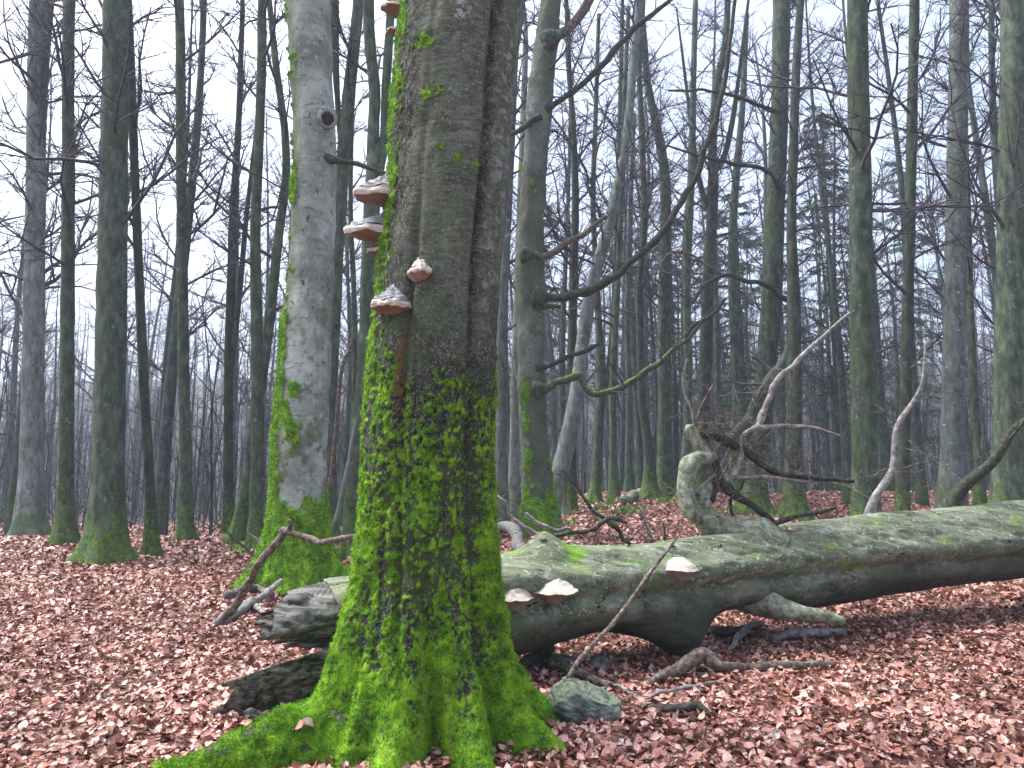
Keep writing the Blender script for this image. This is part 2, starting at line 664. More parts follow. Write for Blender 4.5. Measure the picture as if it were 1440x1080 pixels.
M['twig'] = mat_simple("twig_bark", [(0.3, (0.034, 0.031, 0.038)), (0.7, (0.085, 0.078, 0.092))], (8, 8, 8), 0.8, 0.003, 0.2, 2)
M['limb'] = mat_simple("limb_bark", [(0.3, (0.014, 0.015, 0.011)), (0.55, (0.04, 0.043, 0.032)), (0.75, (0.09, 0.094, 0.074))], (22, 22, 22), 0.85, 0.01, 0.6)
M['mosslimb'] = mat_simple("mossy_limb", [(0.3, (0.03, 0.034, 0.024)), (0.6, (0.08, 0.088, 0.062)), (0.8, (0.13, 0.14, 0.10))], (22, 22, 22), 0.85, 0.01, 0.6, top=(0.19, 0.30, 0.025))
M['paletwig'] = mat_simple("pale_dead_wood", [(0.3, (0.09, 0.088, 0.088)), (0.6, (0.24, 0.232, 0.23)), (0.8, (0.40, 0.385, 0.38))], (20, 20, 20), 0.8, 0.006, 0.5)
M['brownstick'] = mat_simple("brown_dead_wood", [(0.3, (0.035, 0.026, 0.020)), (0.55, (0.125, 0.10, 0.084)), (0.78, (0.27, 0.235, 0.21))], (26, 26, 26), 0.8, 0.008, 0.6)
M['darkwood'] = mat_simple("rotten_wood", [(0.34, (0.012, 0.011, 0.009)), (0.5, (0.075, 0.069, 0.059)), (0.66, (0.19, 0.18, 0.16))], (1.6, 24, 24), 0.85, 0.02, 0.9)
M['greywood'] = mat_simple("weathered_wood", [(0.3, (0.03, 0.03, 0.027)), (0.5, (0.10, 0.102, 0.092)), (0.75, (0.21, 0.21, 0.197))], (1.8, 26, 26), 0.85, 0.015, 0.8)
M['curl'] = mat_simple("pale_limb_bark", [(0.3, (0.075, 0.095, 0.055)), (0.5, (0.19, 0.215, 0.15)), (0.72, (0.33, 0.35, 0.30))], (16, 16, 16), 0.85, 0.03, 0.8)
M['rock'] = mat_simple("mossy_stone", [(0.28, (0.03, 0.042, 0.035)), (0.52, (0.115, 0.145, 0.12)), (0.75, (0.27, 0.31, 0.275))], (11, 11, 20), 0.85, 0.012, 0.8, top=(0.19, 0.225, 0.145))
M['hollow'] = mat_simple("rotten_hollow", [(0.3, (0.006, 0.005, 0.004)), (0.6, (0.02, 0.016, 0.013)), (0.8, (0.08, 0.05, 0.04))], (12, 12, 12), 0.9, 0.01, 0.6)
M['leaf'] = mat_leaf()
M['ground'] = mat_ground()
M['fuzz'] = mat_fuzz("moss_shoots", (0.032, 0.085, 0.003), (0.145, 0.33, 0.008), (0.30, 0.54, 0.03))
M['fuzzdeep'] = mat_fuzz("moss_shoots_deep", (0.02, 0.08, 0.004), (0.06, 0.24, 0.008), (0.15, 0.40, 0.015))
M['needle'] = mat_fuzz("spruce_needles", (0.010, 0.032, 0.015), (0.026, 0.078, 0.034), (0.06, 0.14, 0.055))
M['herb'] = mat_fuzz("herb_leaf", (0.05, 0.15, 0.01), (0.12, 0.30, 0.02), (0.22, 0.42, 0.05))
M['cap'] = mat_simple("conk_cap", [(0.3, (0.12, 0.12, 0.13)), (0.5, (0.22, 0.225, 0.25)), (0.7, (0.34, 0.35, 0.385))], (14, 14, 70), 0.8, 0.006, 0.6)
M['cream'] = mat_simple("conk_cream", [(0.3, (0.38, 0.33, 0.27)), (0.6, (0.52, 0.47, 0.41)), (0.8, (0.62, 0.57, 0.52))], (16, 16, 50), 0.75, 0.005, 0.5)
M['pore'] = mat_simple("conk_pores", [(0.3, (0.17, 0.115, 0.082)), (0.7, (0.24, 0.17, 0.13))], (9, 9, 9), 0.9, 0.002, 0.2)
M['porepale'] = mat_simple("conk_pale_pores", [(0.3, (0.25, 0.175, 0.145)), (0.7, (0.33, 0.245, 0.205))], (9, 9, 9), 0.9, 0.002, 0.2)

# ------------------------------------------------------------------ ground


def ground_z(x, y):
    x = np.asarray(x, float)
    y = np.asarray(y, float)
    s = sstep(-4, 4, x)
    lift = 0.034 + 0.014 * s
    crest = 13.0 + 13.0 * s
    k = 2.5
    yy = np.maximum(y - 6.0, 0)
    yy = yy * yy / (yy + 1.5)
    cc = crest - 6.0
    up = np.minimum(yy, cc) - np.maximum(0, yy - cc) * (1.3 - 0.75 * s) * np.exp(-np.maximum(0, yy - cc) / 60)
    hill = sstep(55, 190, y + 0.12 * x) * 27.0
    n = (fbm(x * 0.35, y * 0.35, 0 * x, 3, 3) - 0.5) * 0.22 * sstep(5, 14, np.abs(x) + y * 0.5)
    n2 = (fbm(x * 1.6, y * 1.6, 0 * x, 5, 3) - 0.5) * 0.09
    return lift * up + hill + n + n2


def gz(x, y):
    return float(ground_z(np.array([x]), np.array([y]))[0])


def axis_steps(lo, hi, c, fine, grow):
    out = [c]
    s = fine
    x = c
    while x < hi:
        x += s
        s *= grow
        out.append(x)
    s = fine
    x = c
    while x > lo:
        x -= s
        s *= grow
        out.insert(0, x)
    return np.array(out)


gx = axis_steps(-420, 420, 0.0, 0.12, 1.045)
gy = axis_steps(-60, 520, 5.0, 0.12, 1.036)
XX, YY = np.meshgrid(gx, gy)
ground = link("ground", mesh_np("ground", np.stack([XX, YY, ground_z(XX, YY)], -1), gridq(len(gy), len(gx), False), None, M['ground']), kind="structure")
ground["label"] = "forest floor covered in fallen brown beech leaves"

# ------------------------------------------------------------------ the old mossy beech
MC = np.array([-0.51, 4.70])           # trunk centre on the ground
edges = [(-60, 570, 742), (0, 566, 738), (100, 557, 730), (200, 549, 721), (300, 542, 712), (400, 530, 703), (500, 519, 698), (600, 512, 696),
         (700, 510, 696), (800, 503, 700), (900, 492, 708), (960, 490, 712)]
prof = []
for (yy, l, r) in edges:
    a, b = P(l, yy, 4.70), P(r, yy, 4.70)
    prof.append((a[2], (a[0] + b[0]) / 2, (b[0] - a[0]) / 2 * 0.985))
prof.sort()
prof = np.array(prof)


def main_center(z):
    cx = np.interp(z, prof[:, 0], prof[:, 1])
    cx = cx + np.maximum(0, z - prof[-1, 0]) * 0.055
    return cx, MC[1] + 0 * z


def main_rad(z):
    r = np.interp(z, prof[:, 0], prof[:, 2])
    return r - np.maximum(0, z - prof[-1, 0]) * 0.012


ROOTS = [(214, .52, 14, .24, .13, .9), (239, .20, 9, .24, .07, .8), (259, .36, 11, .22, .10, .95), (297, .30, 10, .20, .10, .95),
         (335, .34, 9, .18, .10, .85), (12, .44, 11, .18, .06, .6), (60, .3, 16, .2, .05, .6), (105, .3, 18, .2, .05, .6), (150, .3, 15, .22, .06, .7), (184, .32, 12, .26, .08, .8)]
VALLEYS = [(227, .06, 5, .55), (248, .045, 4, .6), (279, .11, 6, .75), (317, .13, 7, .75), (352, .10, 7, .6), (199, .07, 6, .6)]


def wrap(a):
    return (a + 180) % 360 - 180


def main_R(th, z, detail=True):
    """radius of the trunk at angle th (degrees) and height z"""
    r = main_rad(z)
    zz = np.maximum(z, 0.0)
    for (a, A, w, h, B, hb) in ROOTS:
        drift = 8 * np.sin(z * 1.3 + a)
        g = np.exp(-(wrap(th - a) / w) ** 2)
        g2 = np.exp(-(wrap(th - a - drift) / (w * 1.1)) ** 2)
        r = r + A * g * np.exp(-(zz / h) ** 1.15) + B * g2 * np.exp(-(zz / hb) ** 2)
    for (a, A, w, h) in VALLEYS:
        r = r - A * np.exp(-(wrap(th - a - 6 * np.sin(z * 1.7 + a)) / w) ** 2) * np.exp(-(zz / h) ** 2)
    # long grooves running up the bole
    tg = 252 + 22 * np.exp(-z / 0.55)
    r = r - 0.038 * np.exp(-(wrap(th - tg) / 3.2) ** 2) * sstep(0.0, 0.3, z) * (1 - 0.75 * sstep(2.9, 3.3, z))
    r = r + 0.022 * np.exp(-(wrap(th - 236) / 13) ** 2) * sstep(0.8, 1.6, z) * (1 - sstep(2.8, 3.2, z))
    tr = 309 + 3 * np.sin(z * 1.1)
    r = r - 0.05 * np.exp(-(wrap(th - tr) / 4.0) ** 2) * sstep(0.9, 1.9, z)
    r = r + 0.02 * np.exp(-(wrap(th - 330) / 16) ** 2) * sstep(1.2, 2.2, z)
    return r


def main_point(th_deg, z):
    th = np.radians(th_deg)
    cx, cy = main_center(z)
    r = main_R(th_deg, z)
    return np.array([cx + r * np.cos(th), cy + r * np.sin(th), z])


def main_masks(th, z, X, Y, Z):
    """what grows where on the bark: moss cover, rough bark, rust stain, lichen"""
    n = 0.42 * fbm(X * 8, Y * 8, Z * 3.6, 11, 5) + 0.58 * fbm(X * 52, Y * 52, Z * 40, 12, 3)
    cov = 1.02 - 0.36 * sstep(0.2, 1.0, z)
    cov = cov * (1 - 0.22 * sstep(1.25, 1.8, z)) * (1 - sstep(1.6, 2.45, z - 0.12 * np.sin(th * 0.09)))
    side = np.exp(-(wrap(th - 198) / 24) ** 4)
    cov = np.maximum(cov, side * (0.80 - 0.12 * sstep(2.0, 4.2, z)))
    patchy = 0.34 * np.exp(-(wrap(th - 226) / 16) ** 2) * (1 - sstep(2.2, 2.9, z))
    cov = np.maximum(cov, patchy)
    # bare dark strips
    cov = cov * (1 - 0.45 * np.exp(-(wrap(th - 312) / 8) ** 2) * sstep(0.15, 0.5, z))
    cov = cov * (1 - 0.3 * np.exp(-(wrap(th - 288) / 9) ** 2) * sstep(0.55, 0.8, z) * (1 - sstep(0.95, 1.3, z)))
    cov = np.maximum(cov, 0.75 * np.exp(-(wrap(th - 322) / 7) ** 2) * (1 - sstep(1.3, 1.9, z)))
    for (a_, A_, w_, h_) in VALLEYS + [(252, .05, 2.5, 1.6), (266, .06, 4, .5), (240, .05, 4, .4), (290, .05, 4, .6)]:
        cov = cov - 0.30 * np.exp(-(wrap(th - a_ - 6 * np.sin(z * 1.7 + a_)) / (w_ * .8)) ** 2) * sstep(0.02, 0.3, z) * (1 - sstep(1.0, 1.8, z))
    cov = np.maximum(cov, 0.02)
    for (pt, pz, s) in ((243, 4.2, .05), (249, 3.85, .035), (262, 3.86, .025), (266, 3.5, .025), (283, 3.42, .02), (300, 3.4, .02)):
        cov = np.maximum(cov, 0.85 * np.exp(-((wrap(th - pt) / (s * 190)) ** 2 + ((z - pz) / s) ** 2)))
    thr = 0.5 - (cov - 0.5) * 0.26 - 0.012 + 0.16 * np.exp(-(cov / 0.12) ** 2)
    moss = sstep(thr - 0.03, thr + 0.035, n)
    nf = fbm(X * 5, Y * 5, Z * 3, 41, 3)
    film = 0.30 * sstep(0.42, 0.6, nf) * (1 - sstep(1.7, 2.5, z)) + 0.35 * np.exp(-(wrap(th - 250) / 40) ** 2) * sstep(0.45, 0.6, nf) * (1 - sstep(2.8, 4.0, z))
    rough = np.maximum(1 - sstep(1.9, 2.9, z + 0.6 * (fbm(X * 4, Y * 4, Z * 3, 23, 3) - 0.5)) * 0.75, np.exp(-(wrap(th - 222) / 21) ** 4) * 0.95)
    rough = np.maximum(rough, np.exp(-(wrap(th - 309) / 6) ** 2) * 0.9)
    rough = np.clip(rough, 0, 1)
    rust = np.exp(-(wrap(th - 249) / 3.4) ** 2) * sstep(1.8, 2.05, z) * (1 - sstep(2.28, 2.42, z)) * 1.1
    lich = 0.10 * sstep(1.5, 2.6, z) + 0.40 * np.exp(-(wrap(th - 330) / 18) ** 2) * sstep(2, 3, z) + 1.0 * np.exp(-((wrap(th - 277) / 12) ** 2 + ((z - 4.45) / 0.2) ** 2))
    return moss, film, rough, np.clip(rust, 0, 1), np.clip(lich, 0, 1)


zs = np.concatenate([np.linspace(-0.12, 5.0, 600), np.linspace(5.06, 10.5, 40)])
ths = np.concatenate([np.linspace(160, 380, 262, endpoint=False), np.linspace(380, 520, 42, endpoint=False)])
nth = len(ths)
TH, ZZ = np.meshgrid(ths, zs)
CX, CY = main_center(ZZ)
RR = main_R(TH, ZZ)
ct, st_ = np.cos(np.radians(TH)), np.sin(np.radians(TH))
X, Y = CX + RR * ct, CY + RR * st_
moss, film, rough, rust, lich = main_masks(TH, ZZ, X, Y, ZZ)
lump = (fbm(X * 5, Y * 5, ZZ * 3.0, 31, 3) - 0.5) * (0.05 + 0.06 * (1 - sstep(0.3, 1.6, ZZ)))
flakes = (fbm(X * 42, Y * 42, ZZ * 20, 33, 3) - 0.5) * 0.022 * rough
puff = moss * (0.003 + 0.045 * np.maximum(0, fbm(X * 36, Y * 36, ZZ * 30, 35, 3) - 0.36))
# level creases of the smooth upper bark
crease = -0.004 * sstep(0.62, 0.72, fbm(X * 3, Y * 3, ZZ * 30, 37, 3)) * (1 - rough)
RR2 = RR + lump + flakes + puff + crease
X, Y = CX + RR2 * ct, CY + RR2 * st_
V = np.stack([X, Y, ZZ], -1)
main_tree = empty("beech_tree", (MC[0], MC[1], 0), "thick old beech trunk clad in bright green moss with bracket fungi", "tree")
off = np.array([MC[0], MC[1], 0.0])
link("trunk", mesh_np("trunk", (V - off).reshape(-1, 3), gridq(len(zs), nth), None, M['main'],
                      attrs=dict(moss=moss.ravel(), film=film.ravel(), rough=rough.ravel(), rust=rust.ravel(), lichen=lich.ravel())), main_tree)


def fuzz(Pt, Nm, length, width, blades, seed, lean=0.7, droop=0.0):
    """short upright shoots on points Pt with normals Nm -> verts, tris"""
    rg = np.random.default_rng(seed)
    k = len(Pt)
    Pt = np.repeat(Pt, blades, 0)
    Nm = np.repeat(Nm, blades, 0)
    n = len(Pt)
    d = Nm + rg.normal(0, lean, (n, 3)) + np.array([0, 0, 0.15 - droop])
    d /= np.linalg.norm(d, axis=1)[:, None] + 1e-9
    L = length * rg.uniform(0.5, 1.35, n)[:, None]
    s = np.cross(d, rg.normal(0, 1, (n, 3)))
    s /= np.linalg.norm(s, axis=1)[:, None] + 1e-9
    b = Pt + rg.normal(0, 0.003, (n, 3)) - Nm * 0.003
    W = width * rg.uniform(0.7, 1.3, n)[:, None]
    Vv = np.stack([b - s * W, b + s * W, b + d * L], 1).reshape(-1, 3)
    return Vv, np.arange(n * 3).reshape(-1, 3)


def surf_normals(V):
    du = np.roll(V, -1, 1) - np.roll(V, 1, 1)
    dv = np.gradient(V, axis=0)
    n = np.cross(du, dv)
    return n / (np.linalg.norm(n, axis=-1)[..., None] + 1e-9)


NM = surf_normals(V)
area = np.linalg.norm(np.cross(np.roll(V, -1, 1) - V, np.gradient(V, axis=0)), axis=-1)
wgt = area * np.where(moss > 0.5, moss, 0) * (ZZ > -0.02) * (ZZ < 5.0) * (NM[..., 1] < 0.45)
wgt = wgt * (1 + 0.8 * (ZZ < 1.2))
idx = RNG.choice(wgt.size, 125000, p=(wgt / wgt.sum()).ravel())
pt = V.reshape(-1, 3)[idx] + RNG.normal(0, 0.004, (len(idx), 3))
fv, ft = fuzz(pt - off, NM.reshape(-1, 3)[idx], 0.0115, 0.0013, 2, 5)
link("moss", mesh_np("moss", fv, None, ft, M['fuzz'], smooth=False), main_tree, kind="stuff")

# the long mossy root that runs to the lower left
rb = MB()
rp = [(*P(505, 960, 4.46), .24), (*P(445, 1000, 4.32), .22), (*P(390, 1030, 4.18), .175), (*P(332, 1058, 4.04), .135), (*P(270, 1090, 3.9), .085), (*P(215, 1112, 3.85), .06)]
rp = [(x, y, gz(x, y) + r * 0.35, r) for (x, y, z, r) in rp]
S = spline(rp, 130)
T_, N_, B_ = frames(S[:, :3])
aa = np.linspace(0, 2 * math.pi, 72, endpoint=False)
D_ = np.cos(aa)[None, :, None] * N_[:, None, :] + np.sin(aa)[None, :, None] * B_[:, None, :]
W_ = S[:, None, :3] + D_ * S[:, 3][:, None, None]
rr_ = S[:, 3][:, None] * (0.78 + 0.5 * fbm(W_[..., 0] * 7, W_[..., 1] * 7, W_[..., 2] * 7, 51, 3)) + 0.03 * (fbm(W_[..., 0] * 24, W_[..., 1] * 24, W_[..., 2] * 24, 53, 3) - 0.4)
Vr = S[:, None, :3] + D_ * rr_[..., None]
mo = sstep(0.36, 0.42, fbm(W_[..., 0] * 14, W_[..., 1] * 14, W_[..., 2] * 14, 55, 3))
z0 = np.zeros(Vr.shape[:2]).ravel()
root = link("root", mesh_np("root", (Vr - off).reshape(-1, 3), gridq(130, 72), None, M['main'], attrs=dict(moss=mo.ravel(), film=z0 + .5, rough=z0 + 1, rust=z0, lichen=z0)), main_tree)
NR = surf_normals(Vr)
if (NR * D_).sum(-1).mean() < 0:
    NR = -NR
wr = (mo * (NR[..., 2] > -0.3) * S[:, 3][:, None])
ir = RNG.choice(wr.size, 32000, p=(wr / wr.sum()).ravel())
fv, ft = fuzz(Vr.reshape(-1, 3)[ir] - off + RNG.normal(0, .005, (len(ir), 3)), NR.reshape(-1, 3)[ir], 0.014, 0.0014, 2, 8)
link("root_moss", mesh_np("root_moss", fv, None, ft, M['fuzz'], smooth=False), root, kind="stuff")

# ------------------------------------------------------------------ bracket fungi


def conk(loc, outdir, w, depth, top, under, label, caps='cap', pores='pore', seed=0, rim=0.30, group=None, tilt=0.0, peak=1.0, rg_=1.0, dome=False):
    """a hoof shaped bracket: sloping ringed cap, thick pale rim, pores below"""
    o = empty("bracket_fungus", loc, label, "fungus", group)
    f = norm((outdir[0], outdir[1], 0))
    o.rotation_euler = (tilt, 0, math.atan2(f[1], f[0]) - math.pi / 2)
    na, rg = 33, np.random.default_rng(seed + 100)
    a = np.linspace(0, math.pi, na)
    wob = 1 + rg_ * (0.08 * np.sin(a * 2 + seed) + 0.04 * np.sin(a * 7 + seed * 2) + 0.025 * np.sin(a * 13 + seed))
    ex, ey = np.cos(a) * w / 2 * wob, np.sin(a) ** 0.8 * depth * wob

    def ring(s, z):
        zz = z + rg_ * (0.004 * np.sin(a * 5 + seed + z * 90) + 0.003 * np.sin(a * 11 + z * 300))
        return np.stack([ex * s, ey * s - 0.04, np.full(na, 1.0) * zz], -1)

    def sheet(name, rings, mat):
        Vv = np.concatenate(rings)
        q = Vv / w * 5 + seed * 3.1
        for c_ in range(3):
            Vv[:, c_] += (fbm(q[:, 0], q[:, 1], q[:, 2], seed + c_ * 7, 3) - .5) * w * (.13 if c_ < 2 else .10)
        link(name, mesh_np(name, Vv, gridq(len(rings), na, False), None, mat), o)
    t = top
    steps = np.linspace(0.0, 1.0, 22)
    rings = []
    for u in steps:
        s = 0.10 + 0.84 * u
        step = rg_ * 0.018 * top / 0.1 * (0.5 - abs((u * 4.2) % 1.0 - 0.5))
        rings.append(ring(s + rg_ * 0.02 * math.sin(u * 26), (t * (1 - u ** 2.0) if dome else t * (0.75 * (1 - u) ** (1.25 * peak) + 0.25 * (1 - u * u))) + rim * t * 0.55 + step))
    sheet("cap", rings, M[caps])
    b = rings[-1]
    rr = []
    for u in np.linspace(0, 1, 7):
        s = 0.94 + 0.075 * math.sin(u * math.pi * 0.75 + 0.1)
        rr.append(ring(s, rim * t * 0.55 - u * rim * t * 1.25))
    sheet("rim", rr, M['cream'])
    lo = -rim * t * 0.7
    uu = []
    for u in np.linspace(0, 1, 9):
        uu.append(ring(0.99 * (1 - u) + 0.05 * u, lo - under * (u ** (0.9 if under < .09 else 1.15))))
    sheet("pore_surface", uu, M[pores])
    return o


def on_trunk(px, py):
    """point on the mossy bole under a pixel: march the sight line in"""
    p0, p1 = np.array([0, 0, EYE]), P(px, py, 4.7)
    best = None
    for t in np.linspace(0.8, 1.04, 500):
        p = p0 + (p1 - p0) * t
        cx, cy = main_center(np.array(p[2]))
        dx, dy = p[0] - cx, p[1] - cy
        r = math.hypot(dx, dy)
        if r < main_R(np.degrees(np.arctan2(dy, dx)), np.array(p[2])):
            return p, np.array([dx / r, dy / r, 0])
    return p1, np.array([-1, 0, 0])


p, n = on_trunk(551, 430)
conk(p, norm(n * 0.6 + np.array([-.15, -.6, 0])), .215, .17, .115, .035, "large grey-topped hoof fungus on the trunk, lowest of all, above the rust streak", seed=1)
p, n = on_trunk(591, 382)
conk(p, norm(n + np.array([.5, 0, 0])), .135, .12, .08, .055, "small pinkish-white lumpy bracket fungus facing forward on the mossy trunk", caps='cream', pores='porepale', seed=2)
for (px, py, z_, w, dp, tp, lab, sd) in (
        (538, 276, 0, .26, .25, .13, "grey bracket fungus on the trunk's mossy edge, just below the dead twig", 3),
        (534, 328, 0, .25, .26, .12, "grey bracket fungus with cream rim, second below the dead twig on the mossy edge", 4),
        (561, 12, 0, .18, .16, .07, "brown bracket fungus at the very top of the mossy trunk edge", 5),
        (560, 44, 0, .13, .12, .045, "thin pale bracket fungus just below the brown one at the top", 6),
        (536, 352, 0, .10, .13, .06, "tiny dark bracket fungus under the two grey ones", 7)):
    q = P(px, py, 4.62)
    cx, cy = main_center(q[2])
    th = 190
    b = main_point(th, q[2])
    conk(b + np.array([0.0, 0, 0]), np.array([-0.95, -0.32, 0]), w, dp, tp, .03, lab, seed=sd, caps='pore' if sd in (5, 7) else 'cap')

# ------------------------------------------------------------------ the smooth pale beech behind


def hero_trunk(tree, d, edges, ztop, roots, nth, nz, matname, maskfn, lumpamp, seed, basez, flare=1.0, zfine=6.0):
    pr = []
    for (yy, l, r) in edges:
        a, b = P(l, yy, d), P(r, yy, d)
        pr.append((a[2] - basez, (a[0] + b[0]) / 2, (b[0] - a[0]) / 2))
    pr.sort()
    pr = np.array(pr)
    zs = np.concatenate([np.linspace(-0.25, zfine, int(nz * 0.8)), np.linspace(zfine + 0.05, ztop, int(nz * 0.2))])
    TH, ZZ = np.meshgrid(np.linspace(0, 360, nth, endpoint=False), zs)
    sl = (pr[-1, 1] - pr[-3, 1]) / (pr[-1, 0] - pr[-3, 0])
    over = np.maximum(0, ZZ - pr[-1, 0])
    CX = np.interp(ZZ, pr[:, 0], pr[:, 1]) + over * sl
    R = np.interp(ZZ, pr[:, 0], pr[:, 2]) * np.clip(1 - over / (ztop * 1.25), 0.12, 1)
    zz = np.maximum(ZZ, 0.0)
    for (a, A, w, h, B, hb) in roots:
        g = np.exp(-(wrap(TH - a) / w) ** 2)
        R = R + A * g * np.exp(-np.maximum(zz, 0) / h) + B * g * np.exp(-(zz / hb) ** 2)
    ct, st_ = np.cos(np.radians(TH)), np.sin(np.radians(TH))
    X, Y = CX + R * ct, d + R * st_
    ms, fl, ro = maskfn(TH, ZZ, X, Y)
    R = R + (fbm(X * 3, Y * 3, ZZ * 2, seed, 4) - 0.5) * lumpamp + ms * (0.012 + 0.04 * np.maximum(0, fbm(X * 14, Y * 14, ZZ * 10, seed + 3, 3) - 0.35))
    X, Y = CX + R * ct, d + R * st_
    V = np.stack([X, Y, ZZ + basez], -1)
    o0 = np.array(tree.location)
    z0 = np.zeros(V.shape[:2]).ravel()
    me = mesh_np("trunk", (V - o0).reshape(-1, 3), gridq(len(zs), nth), None, M[matname],
                 attrs=dict(moss=ms.ravel(), film=fl.ravel(), rough=ro.ravel() if ro is not None else z0, rust=z0, lichen=z0 + .3))
    t = link("trunk", me, tree)
    return t, V, ms, (CX[:, 0], R.mean(1), zs + basez)


def hero_fuzz(tree, V, ms, count, length, width, seed, mat='fuzz'):
    Nn = surf_normals(V)
    ar = np.linalg.norm(np.cross(np.roll(V, -1, 1) - V, np.gradient(V, axis=0)), axis=-1)
    w = ar * (ms > 0.5) * (Nn[..., 1] < 0.4)
    i = RNG.choice(w.size, count, p=(w / w.sum()).ravel())
    o0 = np.array(tree.location)
    fv, ft = fuzz(V.reshape(-1, 3)[i] - o0 + RNG.normal(0, .01, (count, 3)), Nn.reshape(-1, 3)[i], length, width, 2, seed)
    link("moss", mesh_np("moss", fv, None, ft, M[mat], smooth=False), tree, kind="stuff")


PD = 10.0
pb = P(425, 830, PD)
pbz = gz(pb[0], PD)
pale = empty("beech_tree", (pb[0], PD, pbz), "smooth pale grey beech with moss-covered foot and a dark knot hole", "tree")


def pale_mask(TH, Z, X, Y):
    n = 0.6 * fbm(X * 5, Y * 5, Z * 4, 61, 4) + 0.4 * fbm(X * 16, Y * 16, Z * 12, 62, 3)
    cov = 0.97 - 0.55 * sstep(0.55, 1.25, Z)
    cov *= 1 - sstep(1.1, 1.5, Z - 0.25 * np.exp(-(wrap(TH - 225) / 40) ** 2))
    cov = np.maximum(cov, np.exp(-(wrap(TH - 210) / 33) ** 4) * (0.95 - 0.55 * sstep(2.0, 4.6, Z)))
    cov = np.maximum(cov, 0.72 * np.exp(-(wrap(TH - 250) / 36) ** 2) * np.exp(-((Z - 2.1) / 0.42) ** 2))
    cov = np.maximum(cov, 0.85 * np.exp(-(wrap(TH - 262) / 20) ** 2) * np.exp(-((Z - 2.55) / 0.16) ** 2))
    thr = 0.5 - (cov - 0.5) * 0.55
    m = sstep(thr - 0.02, thr + 0.025, n)
    film = 0.6 * sstep(0.46, 0.6, n) * (1 - sstep(2, 7, Z)) + np.exp(-(wrap(TH - 208) / 34) ** 4) * 0.7
    return m, np.clip(film, 0, 1), None


pe = [(-40, 401, 462), (0, 404, 463), (80, 409, 466), (160, 413, 470), (250, 413, 472), (330, 410, 470), (400, 405, 468), (500, 395, 465), (600, 387, 461), (700, 382, 458), (760, 380, 461), (800, 378, 465)]
pt_, pV, pms, pinfo = hero_trunk(pale, PD, pe, 16, [(200, .40, 15, .22, .10, .7), (240, .15, 14, .3, .06, .8), (268, .22, 15, .22, .05, .5), (300, .16, 14, .3, .06, .6), (345, .62, 14, .20, .10, .55), (30, .3, 20, .25, .05, .5), (90, .3, 25, .25, .05, .5), (150, .3, 20, .25, .05, .5)],
                                 150, 460, 'pale', pale_mask, 0.07, 63, pbz)
hero_fuzz(pale, pV, pms, 26000, 0.026, 0.005, 12)
mb = MB()
o0 = np.array(pale.location)
a = P(452, 222, PD - 0.15)
tube(mb, [(*a, .09), (*P(474, 226, PD - .2), .05), (*P(500, 230, PD - .3), .032), (*P(525, 238, PD - .4), .028), (*P(548, 245, PD - .5), .022)], 26, 8, .3, 4)
mb.build("branch", M['limb'], pale, o0)
mb = MB()
k = P(460, 167, PD - 0.2)
# a healed knot: raised collar round a dark hollow
tt = np.linspace(0, 2 * math.pi, 25)
ang = math.radians(-62)
kd = norm((math.cos(ang), math.sin(ang), -0.1))
ku = np.array([0, 0, 1.0])
ks = np.cross(kd, ku)
kc = k + kd * 0.04
tube(mb, [(*(kc + ks * 0.10 * math.cos(t) + ku * 0.125 * math.sin(t) - kd * .04), .042 + .016 * math.sin(t)) for t in tt], 60, 12, 1.0, 9, 11, False)
mb.build("knot_collar", M['pale'], pale, o0)
mb = MB()
kl = kc - ku * .02
tube(mb, [(*(kl - kd * 0.08), .12), (*(kl - kd * 0.04), .125), (*(kl - kd * 0.004), .10), (*(kl + kd * 0.006), .03)], 14, 18, .3, 3, 14)
mb.build("knot_hollow", M['hollow'], pale, o0)

# ------------------------------------------------------------------ trees of the wood


def limb_px(pts, d):
    """rows (px, py, width px[, depth offset]) to rows x, y, z, r"""
    out = []
    for q in pts:
        dd = d + (q[3] if len(q) > 3 else 0)
        p = P(q[0], q[1], dd)
        out.append((*p, pxsize(q[2], dd) / 2))
    return out


def add_crown(tree, path, z0, seed, nl=14, Lm=3.0, mat='twig', lvl=2, kids=(8, 6), name="crown"):
    """limbs and twigs sprouting from the stem above z0 (path: x, y, z, r rows)"""
    tw = Twigs(seed)
    R = tw.r
    path = np.asarray(path)
    zt = path[-1, 2]
    for i in range(nl):
        f = (i + R.random()) / nl
        z = z0 + (zt - z0) * f
        x, y, r = [np.interp(z, path[:, 2], path[:, c]) for c in (0, 1, 3)]
        az = R.uniform(0, 2 * math.pi)
        e = R.uniform(0.15, 0.9) + 0.45 * f
        d = (math.cos(az) * math.cos(e), math.sin(az) * math.cos(e), math.sin(e))
        L = Lm * R.uniform(0.55, 1.25) * (1.05 - 0.45 * f)
        tw.grow((x, y, z), d, L, min(r * 0.5, 0.012 + 0.011 * L), lvl, kids, 0.05)
    link(name, tw.mesh(name, M[mat], np.array(tree.location)), tree)


